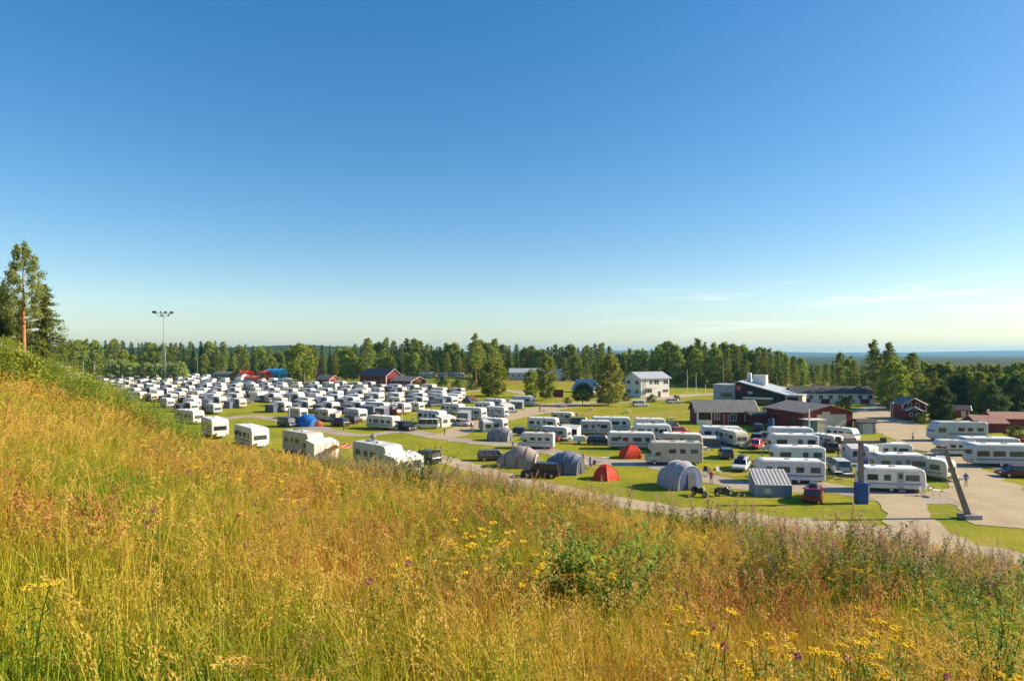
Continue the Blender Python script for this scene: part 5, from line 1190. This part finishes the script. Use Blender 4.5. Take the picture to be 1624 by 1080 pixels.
# floodlight mast
g = G(259, 605); hm2 = EYE + 65 / FPX * g.y; t = thing('floodlight_mast', 'tall lattice floodlight mast with lamp boxes on crossarms above the forest', 'mast', (g.x, g.y, 0), 0)
k_ = g.y / 350
m = MB(); hl = hm2 * .52
for s in (-1, 1): m.cyl((s * 1.0, 0, 0), (s * .85, 0, hl), .16, n=6); m.cyl((s * 1.0, 1.6, 0), (s * .5, .8, hl), .12, n=6)
for i in range(14):
    z0, z1 = hl * i / 14, hl * (i + 1) / 14; s = 1 if i % 2 else -1; m.cyl((-s * .95, 0, z0), (s * .9, 0, z1), .06, n=4); m.cyl((-.95, 0, z1), (.95, 0, z1), .05, n=4)
m.build('lattice_base', METAL, t)
m = MB(); m.cyl((0, .3, hl - 1), (0, .3, hm2), .28, .16, n=8); m.build('mast_pole', METAL, t)
m = MB(); m.box((0, .3, hl + .1), (2.4, 1.8, .15)); m.build('platform', METAL, t)
m = MB(); m.box((-.2, .3, hm2), (10.2, .25, .25)); m.box((0, .3, hm2 - 1.6), (6.5, .2, .2)); m.cyl((-3, .3, hm2 - 1.6), (-4, .3, hm2), .08, n=4); m.cyl((3, .3, hm2 - 1.6), (4, .3, hm2), .08, n=4); m.build('crossarm', METAL, t)
for x, z, w, c in ((-5.0, .7, 2.1, DARKM), (-1.2, .7, 1.0, PALE), (1.3, .6, 1.4, PLAST), (4.6, .4, 2.0, PLAST), (3.0, -1.0, 1.0, PALE), (-1.0, -1.2, 1.0, PALE)):
    m = MB(); m.box((x, .0, hm2 + z), (w, .7, 1.1), rx=-.2); m.build('floodlight', c, t)
# T-shaped ski-lift pylon with blue padding
g = G(1368, 799); t = thing('lift_pylon', 'grey T-shaped ski-lift pylon with blue padding round its foot', 'ski lift pylon', (g.x, g.y + .3, 0), 0, 'ski lift pylons')
hp = EYE - (702 - HOR) / FPX * g.y
m = MB(); m.box((0, 0, hp / 2), (.42, .42, hp), taper=.85); m.build('pylon_shaft', WOODP, t)
m = MB(); m.box((0, 0, 1.05), (1.0, .85, 2.1)); pad = m.build('padding', BLUEP, t)
m = MB(); m.box((.52, 0, 1.05), (.06, .86, 2.1)); m.build('padding_lit_side', mat('padding_sunlit', (.5, .55, .62), .7), pad)  # sunlit right flank of the blue padding, painted as a pale strip
m = MB(); m.box((0, 0, hp + .05), (4.8, .22, .24)); m.box((0, .25, hp - .1), (4.4, .08, .1)); ca = m.build('crossarm', WOODP, t)
for x, hh in ((-2.3, .5), (2.25, .35)):
    m = MB(); m.box((x, 0, hp + .3), (.35, .5, hh)); m.cyl((x, -.3, hp + .15), (x, .3, hp + .15), .2, n=10); m.build('sheave', DARKM, ca)
m = MB(); m.cyl((1.3, 0, hp), (1.3, 0, hp - 1.2), .02, n=4); m.box((1.3, 0, hp - 1.25), (.5, .05, .06)); m.build('tow_bar', DARKM, t)
m = MB(); m.box((.8, -.3, hp - 1.0), (1.0, .05, .06)); m.cyl((.3, 0, hp - 1), (1.3, 0, hp - 1), .03, n=4); m.build('service_rung', METAL, t)
# leaning pylon
g = G(1541, 824); hp = 6.1; t = thing('lift_pylon', 'grey ski-lift pylon leaning left on a concrete footing at right', 'ski lift pylon', (g.x, g.y + .3, 0), 0, 'ski lift pylons')
topv = Vector((-1.75, .6, hp))
m = MB(); q = topv.to_track_quat('Z', 'X').to_matrix().to_4x4(); m.M = q; m.box((0, 0, topv.length / 2), (.46, .46, topv.length), taper=.62); m.build('pylon_shaft', WOODP, t)
m = MB(); m.box((.05, .05, .18), (1.5, 1.2, .5)); m.build('footing', mat('concrete', (.30, .29, .27), .9), t)
m = MB(); m.box((topv.x + .6, topv.y, hp + .12), (3.4, .16, .18)); m.box((topv.x - 2.0, topv.y + .1, hp - .05), (3.6, .07, .08)); ca = m.build('crossarm', WOODP, t)
m = MB(); m.cyl((topv.x + 2.1, topv.y - .25, hp), (topv.x + 2.1, topv.y + .25, hp), .2, n=10); m.build('sheave', DARKM, ca)
# red tent at the right edge
g = G(1626, 712); dup(make_dome(2.0, 1.8), g, 30, 'red tent cut by the right edge beside the dark bush', 'tent')
# ------------------------------------------------------------------ the meadow in the foreground
def attr_mat(name, stops, rough=.6, tr=.35, wscale=.28, wamt=.58, tipc=None):
    """colour from a per-blade value (attribute tint) plus broad patches over the ground"""
    m = bpy.data.materials.new(name); m.use_nodes = True; nt = m.node_tree; b = nt.nodes['Principled BSDF']; out = nt.nodes['Material Output']
    b.inputs['Roughness'].default_value = rough; b.inputs['Specular IOR Level'].default_value = .25
    a = N(nt, 'ShaderNodeAttribute', attribute_name='tint'); g = N(nt, 'ShaderNodeNewGeometry')
    mp_ = N(nt, 'ShaderNodeMapping'); mp_.inputs['Scale'].default_value = (1, 1, .25); nt.links.new(g.outputs['Position'], mp_.inputs[0])
    n = N(nt, 'ShaderNodeTexNoise', Scale=wscale, Detail=4.0, Roughness=.65); nt.links.new(mp_.outputs[0], n.inputs['Vector'])
    n2 = N(nt, 'ShaderNodeTexNoise', Scale=wscale * 7, Detail=3.0); nt.links.new(mp_.outputs[0], n2.inputs['Vector'])
    mr = N(nt, 'ShaderNodeMapRange'); mr.inputs['From Min'].default_value = .33; mr.inputs['From Max'].default_value = .67; nt.links.new(n.outputs[0], mr.inputs[0])
    mr2 = N(nt, 'ShaderNodeMapRange'); mr2.inputs['From Min'].default_value = .3; mr2.inputs['From Max'].default_value = .7; nt.links.new(n2.outputs[0], mr2.inputs[0])
    def ma(op, x, y):
        q = N(nt, 'ShaderNodeMath', operation=op)
        for i, v in ((0, x), (1, y)):
            if isinstance(v, (int, float)): q.inputs[i].default_value = v
            else: nt.links.new(v, q.inputs[i])
        return q.outputs[0]
    f = ma('ADD', ma('ADD', ma('MULTIPLY', mr.outputs[0], wamt), ma('MULTIPLY', mr2.outputs[0], .22)), ma('MULTIPLY', a.outputs['Fac'], 1 - wamt - .22))
    r = N(nt, 'ShaderNodeValToRGB'); e = r.color_ramp.elements
    while len(e) < len(stops): e.new(.5)
    for el, (p, c) in zip(e, stops): el.position = p; el.color = (*c, 1)
    nt.links.new(f, r.inputs[0]); nt.links.new(r.outputs[0], b.inputs['Base Color'])
    t = N(nt, 'ShaderNodeBsdfTranslucent'); ms = N(nt, 'ShaderNodeMixShader', Fac=tr); nt.links.new(r.outputs[0], t.inputs[0]); nt.links.new(b.outputs[0], ms.inputs[1]); nt.links.new(t.outputs[0], ms.inputs[2]); nt.links.new(ms.outputs[0], out.inputs[0])
    return m
M_BLADE = attr_mat('grass_blades', [(.10, (.08, .18, .010)), (.32, (.22, .30, .014)), (.50, (.42, .40, .026)), (.68, (.58, .41, .05)), (.86, (.54, .25, .055))])
M_SEED = attr_mat('seed_heads', [(.1, (.40, .34, .035)), (.4, (.58, .42, .06)), (.65, (.64, .39, .09)), (.9, (.54, .25, .08))], tr=.45)
M_HERB = attr_mat('herb_leaves', [(.15, (.11, .20, .02)), (.5, (.22, .29, .03)), (.85, (.38, .37, .045))], tr=.35)
M_YEL = mat('yellow_petals', (.85, .62, .015), .6, col2=(.78, .48, .01), scale=9, trans=.3)
M_PINK = mat('pink_petals', (.50, .16, .22), .6, col2=(.36, .12, .20), scale=9, trans=.3)
M_WHT = mat('cream_petals', (.75, .70, .50), .6, scale=9, trans=.3)
M_STEM = mat('green_stem', (.13, .17, .03), .7, scale=5)
M_RUST = mat('rust_seeds', (.46, .19, .06), .8, col2=(.34, .13, .05), scale=9, trans=.2)
class TB(MB):
    """mesh builder with a per-face tint"""
    def __init__(s): super().__init__(); s.t = []; s.cur = .5
    def _add(s, vs, fs, mi=0): super()._add(vs, fs, mi); s.t += [s.cur] * len(fs); return s
    def obj(s, name, mats):
        me = s.mesh(name, mats); a = me.attributes.new('tint', 'FLOAT', 'FACE'); a.data.foreach_set('value', s.t); return bpy.data.objects.new(name, me)
def blade(m, r, base, az, h, w, bend, seg=3, mi=0):
    d = Vector((math.cos(az), math.sin(az), 0)); sd_ = Vector((-d.y, d.x, 0)); tw = r.uniform(-1.2, 1.2); prev = None
    for i in range(seg + 1):
        f = i / seg; c = base + d * bend * f * f + Vector((0, 0, h * (f - .25 * (bend / max(h, .01)) * f * f)))
        ww = w * (1 - f ** 1.5) * .5 + .0006; s = sd_ * math.cos(tw * f) + d * math.sin(tw * f)
        cur = (c - s * ww, c + s * ww)
        if prev: m._add([prev[0], prev[1], cur[1], cur[0]], [(0, 1, 2, 3)], mi)
        prev = cur
    return c
def tuft(seed, n, rad, h, w, seg=3, bend=.35, green=0.0):
    r = random.Random(seed); m = TB()
    for _ in range(n):
        m.cur = min(1, max(0, r.betavariate(2, 2) + green)); a = r.uniform(0, 6.28); q = rad * math.sqrt(r.random())
        hh = h * r.uniform(.45, 1.1); blade(m, r, Vector((q * math.cos(a), q * math.sin(a), -.04)), r.uniform(0, 6.28), hh, w * r.uniform(.6, 1.4), hh * bend * r.uniform(.1, 1.6), seg)
    return m.obj('tuft', M_BLADE)
def seedgrass(seed, n, rad, h, w=.0035, head=.16, pc=30, ps=.008, mats=None, bmin=.08, bmax=.5):
    r = random.Random(seed); m = TB()
    for _ in range(n):
        m.cur = r.random(); a = r.uniform(0, 6.28); q = rad * math.sqrt(r.random()); hh = h * r.uniform(.7, 1.15); az = r.uniform(0, 6.28); bd = hh * r.uniform(bmin, bmax)
        base = Vector((q * math.cos(a), q * math.sin(a), 0)); top = blade(m, r, base, az, hh, w * 1.3, bd, 4, 0)
        d = Vector((math.cos(az), math.sin(az), 0)); dirv = (d * bd * 2 + Vector((0, 0, hh * .55))).normalized()
        for k in range(pc):
            f = r.random(); c = top - dirv * head * f * 1.1; sp = .035 * math.sin(math.pi * (.15 + .8 * f)) * (head / .16)
            v = Vector((r.gauss(0, 1), r.gauss(0, 1), r.gauss(0, .6))).normalized(); c2 = c + v * sp * r.random()
            b_ = (dirv + v * .6).normalized() * ps; s_ = b_.orthogonal().normalized() * ps * .38
            m._add([c2 - b_, c2 - s_, c2 + b_, c2 + s_], [(0, 1, 2, 3)], 1)
    return m.obj('seedgrass', mats or [M_BLADE, M_SEED])
def leafshape(m, c, d, ln, wd, up, mi=0, droop=.25):
    s = d.cross(up).normalized() * wd / 2; a = c; b = c + d * ln * .45 + up * ln * .06; e = c + d * ln - Vector((0, 0, ln * droop))
    m._add([a, b + s - up * wd * .12, e, b], [(0, 3, 2, 1)], mi); m._add([a, b, e, b - s - up * wd * .12], [(0, 3, 2, 1)], mi)
def herb(seed, h=.7, n=20, ln=.12, wd=.03, flower=None, fs=.05, stems=3, fm=None, flat=True, mleaf=None):
    r = random.Random(seed); m = TB()
    for s in range(stems):
        az = r.uniform(0, 6.28); hh = h * r.uniform(.75, 1.1); bd = hh * r.uniform(.05, .28); b0 = Vector((r.uniform(-.08, .08), r.uniform(-.08, .08), 0))
        P = lambda f: b0 + Vector((math.cos(az) * bd * f * f, math.sin(az) * bd * f * f, hh * f))
        m.cur = r.random() * .6
        for i in range(4): m.cyl(P(i / 4), P((i + 1) / 4), .0035, .0028, n=3, mi=0, caps=False)
        for i in range(n):
            f = .12 + .8 * i / n; a = i * 2.4; d = Vector((math.cos(a), math.sin(a), r.uniform(.2, .6))).normalized(); m.cur = r.random()
            leafshape(m, P(f), d, ln * (1.15 - .6 * f) * r.uniform(.8, 1.2), wd * (1.1 - .4 * f), Vector((0, 0, 1)), 0)
        if flower == 'umbel':
            T = P(1.0)
            for k in range(26):
                a = r.uniform(0, 6.28); q = fs * math.sqrt(r.random()); c = T + Vector((q * math.cos(a), q * math.sin(a), .012 * r.random() - q * q * 2)); e = .0075
                m.cyl(c, c + Vector((0, 0, .005)), e, e * .8, n=5, mi=1)
        if flower == 'ball':
            for k in range(24):
                v = Vector((r.gauss(0, 1), r.gauss(0, 1), r.gauss(0, 1) + .4)).normalized(); c = P(1.0); m._add([c + v * fs * .3, c + v * fs + v.orthogonal() * .006, c + v * fs - v.orthogonal() * .006], [(0, 1, 2)], 1)
        if flower == 'spike':
            for k in range(80):
                f = r.random(); v = Vector((r.gauss(0, 1), r.gauss(0, 1), .5)).normalized(); c = P(.72 + .38 * f) + v * fs * (1.1 - f) * .7; leafshape(m, c, v, .032, .02, Vector((0, 0, 1)), 1)
    return m.obj('herb', [mleaf or M_HERB, fm or M_YEL])
near_t = [tuft(i, 34, .17, .46, .006) for i in range(4)] + [tuft(9, 34, .17, .5, .006, green=-.25)]
far_t = [tuft(20 + i, 40, .32, .50, .014, seg=2) for i in range(4)]
near_s = [seedgrass(30 + i, 6, .16, .66) for i in range(4)]
far_s = [seedgrass(40 + i, 10, .3, .72, w=.008, pc=20, ps=.017, head=.2) for i in range(3)]
rust_s = [seedgrass(46 + i, 5, .14, .66, head=.2, pc=34, ps=.012, mats=[M_BLADE, M_RUST]) for i in range(2)]
straw = [seedgrass(34 + i, 4, .12, .80, w=.0035, head=.2, pc=60, ps=.008, bmin=.45, bmax=.95, mats=[M_SEED, M_SEED]) for i in range(3)]
tansy = [herb(50 + i, .68, 16, .10, .028, 'umbel', .032, 3) for i in range(3)]
tansyF = [herb(60 + i, .68, 12, .12, .045, 'umbel', .045, 5) for i in range(2)]
leafy = [herb(70 + i, .85, 34, .14, .032, None, 0, 3) for i in range(3)]
leafyS = [herb(75 + i, .95, 34, .15, .035, 'spike', .05, 3, fm=mat('pale_seed_spike', (.58, .36, .20), .7, trans=.3)) for i in range(2)]
pink = [herb(80 + i, .62, 12, .09, .03, 'ball', .019, 2, fm=M_PINK) for i in range(2)]
white = [herb(84 + i, .75, 14, .11, .03, 'umbel', .07, 3, fm=M_WHT) for i in range(2)]
Yt = lambda u: np.interp(u, UT, YT)
def slope_pts(n, y0, y1, power=1.0, u0=-1.05, u1=1.05, over=1.75, seed=0, test=None):
    g_ = np.random.default_rng(seed); out = []
    while len(out) < n:
        y = y0 + (y1 - y0) * g_.random(4000) ** power; u = g_.uniform(u0, u1, 4000); x = u * y
        ok = (y < Yt(u) * over) & (hill_z(x, y) > .05)
        if test: ok &= test(u, y, x)
        out += [(a, b) for a, b in zip(x[ok], y[ok])]
        if not ok.any(): break
    out = np.array(out[:n]); z = ter(out[:, 0], out[:, 1]); return np.column_stack([out, z])
def spread(name, P, protos, s0=.85, s1=1.2, tilt=.12, grow=0.0, seed=1):
    g_ = np.random.default_rng(seed); n = len(P); idx = g_.permutation(n); P = P[idx]
    rot = np.column_stack([g_.normal(0, tilt, n) , g_.normal(-.02, tilt, n), g_.uniform(0, 6.28, n)])
    s = g_.uniform(s0, s1, n) * (1 + grow * np.hypot(P[:, 0], P[:, 1]) / 30); return scatter(name, P, rot, np.column_stack([s, s, s * g_.uniform(.85, 1.15, n)]), protos)
spread('meadow_grass', slope_pts(7000, 1.6, 13, .62, seed=1), near_t, grow=.2)
spread('meadow_grass', slope_pts(12000, 8, 40, .75, seed=2), far_t, .8, 1.15, grow=.1)
spread('meadow_grass', slope_pts(9000, 25, 120, .8, u1=-.25, seed=3), far_t, .9, 1.3, grow=.1)
nzf = lambda x, y, s, k: np.sin(x * s + k) * np.cos(y * s * 1.3 - k * 2) + .5 * np.sin(x * s * 2.3 - y * s * 1.9 + k)
spread('seed_grass', slope_pts(1400, 1.8, 12, .65, seed=4, test=lambda u, y, x: nzf(x, y, .7, 1) > -.5), near_s, grow=.1)
spread('seed_grass', slope_pts(3400, 9, 34, .8, seed=5, test=lambda u, y, x: nzf(x, y, .35, 2) > -.4), far_s, .85, 1.15)
spread('seed_grass', slope_pts(2500, 25, 80, .8, u1=-.3, seed=6), far_s, .9, 1.2)
spread('straw_grass', slope_pts(300, 2.0, 11, .8, seed=21, test=lambda u, y, x: nzf(x, y, .6, 13) > -.2), straw, .9, 1.25)
spread('rust_grass', slope_pts(850, 2.5, 22, .8, seed=7, test=lambda u, y, x: nzf(x, y, .5, 4) > .35), rust_s, .9, 1.2)
spread('tansy', slope_pts(200, 2.6, 10, .8, seed=8, test=lambda u, y, x: (nzf(x, y, .9, 5) > -.2) & ((u > -.1) | (nzf(x, y, .9, 5) > .6))), tansy, .8, 1.1)
spread('tansy', slope_pts(330, 8, 26, .8, seed=9, test=lambda u, y, x: (nzf(x, y, .8, 6) > .1)), tansyF, .8, 1.1)
spread('tansy', slope_pts(160, 20, 60, .9, u1=-.45, seed=10), tansyF, .9, 1.3)
spread('clover', slope_pts(30, 2.6, 13, .8, seed=11, test=lambda u, y, x: nzf(x, y, .8, 9) > .1), pink, .9, 1.3)
spread('cow_parsley', slope_pts(240, 22, 62, 1, u0=-.9, u1=-.6, seed=12), white, 1.1, 1.7)
spread('leafy_herbs', slope_pts(260, 15, 27, 1, u0=-.30, u1=.02, seed=13, test=lambda u, y, x: nzf(x, y, .45, 3) > .3), leafy, .95, 1.35)
spread('leafy_herbs', slope_pts(300, 12, 26, 1, u0=.1, u1=.42, seed=14, test=lambda u, y, x: nzf(x, y, .5, 7) > .2), leafy + leafyS, .85, 1.2)
spread('leafy_herbs', slope_pts(560, 7, 25, 1, u0=.36, u1=1.0, seed=15, test=lambda u, y, x: nzf(x, y, .6, 8) > -.3), leafy + leafyS, .8, 1.2)
spread('leafy_herbs', slope_pts(500, 9, 26, 1, u0=-.6, u1=.3, seed=23, test=lambda u, y, x: nzf(x, y, .55, 17) > .75), leafy, .6, .95)
spread('seed_spikes', slope_pts(300, 13, 26, 1, u0=-.30, u1=.12, seed=16), leafyS, .75, 1.05)
spread('leafy_herbs', slope_pts(900, 16, 70, 1, u0=-.9, u1=-.50, seed=17, test=lambda u, y, x: nzf(x, y, .3, 2) > -.2), leafy, 1.1, 1.9)
spread('leafy_herbs', slope_pts(60, 5, 12, 1, seed=18, test=lambda u, y, x: nzf(x, y, .9, 11) > .7), leafy, .5, .8)
# willow shrub in the middle of the meadow, dark thistle-like shrub at the right edge
def shrub(name, g, lab, n, rad, h, lm, ln, wd, seed, lean=.5):
    r = random.Random(seed); t = thing(name, lab, 'shrub', g, 0); st = MB(); lv = MB()
    for i in range(n):
        a = r.uniform(0, 6.28); b0 = Vector((r.gauss(0, .012), r.gauss(0, .012), -.05)); out = Vector((math.cos(a), math.sin(a) * .6, 0)) * rad * r.uniform(.2, 1.3); hh = h * r.uniform(.55, 1.1)
        P = lambda f: b0 + out * f + Vector((0, 0, hh * f * (1.15 - .15 * f)))
        for k in range(5): st.cyl(P(k / 5), P((k + 1) / 5), .0055 * (1 - k / 7), .0055 * (1 - (k + 1) / 7), n=4, caps=False)
        for k in range(20):
            f = .2 + .8 * k / 20; q = r.uniform(0, 6.28); d = Vector((math.cos(q), math.sin(q), r.uniform(.2, .9))).normalized(); leafshape(lv, P(f), d, ln * r.uniform(.7, 1.2), wd, Vector((0, 0, 1)), 0, .15)
    st.build('branch', mat('twig_bark', (.12, .08, .05), .8), t)
    lv.build('foliage', lm, t); return t
WL = mat('willow_shrub_leaves', (.30, .42, .06), .75, col2=(.15, .25, .035), scale=6, trans=.35, spec=.12)
shrub('willow_shrub', H2(975, 925), 'dark green willow shrub with twiggy stems in the middle of the meadow', 44, .62, .98, WL, .12, .034, 91)
shrub('willow_shrub', H2(905, 905), 'low left offshoot willow shrub beside the big one in the meadow', 26, .4, .98, WL, .11, .034, 92)
shrub('willow_shrub', H2(1060, 905), 'twiggy right offshoot of the willow growth with bare dark stems', 22, .5, 1.0, WL, .09, .024, 93)
shrub('thistle_shrub', H2(1572, 1050), 'tall dark leafy thistle plant at the lower right frame edge', 26, .35, 1.05, WL, .11, .03, 94, .4)
shrub('thistle_shrub', H2(1612, 960), 'dark leafy plant on the right frame edge above the thistle', 26, .4, 1.05, WL, .11, .03, 95, .4)
shrub('leafy_shrub', H2(660, 772), 'bushy green herb clump on the crest below the nearest motorhome', 34, 1.1, 1.5, leafm('herb_clump_leaves', (.12, .18, .035), (.06, .11, .02), rnd=0), .14, .04, 96)
shrub('leafy_shrub', H2(1115, 832), 'pale green herb clump on the crest below the motorcycle', 30, .9, 1.3, leafm('pale_herb_leaves', (.20, .25, .07), (.10, .15, .04), rnd=0), .14, .04, 97)
shrub('leafy_shrub', H2(1375, 876), 'green herb clump on the crest below the dirt track', 34, 1.0, 1.2, MATS['herb_clump_leaves'], .14, .04, 98)
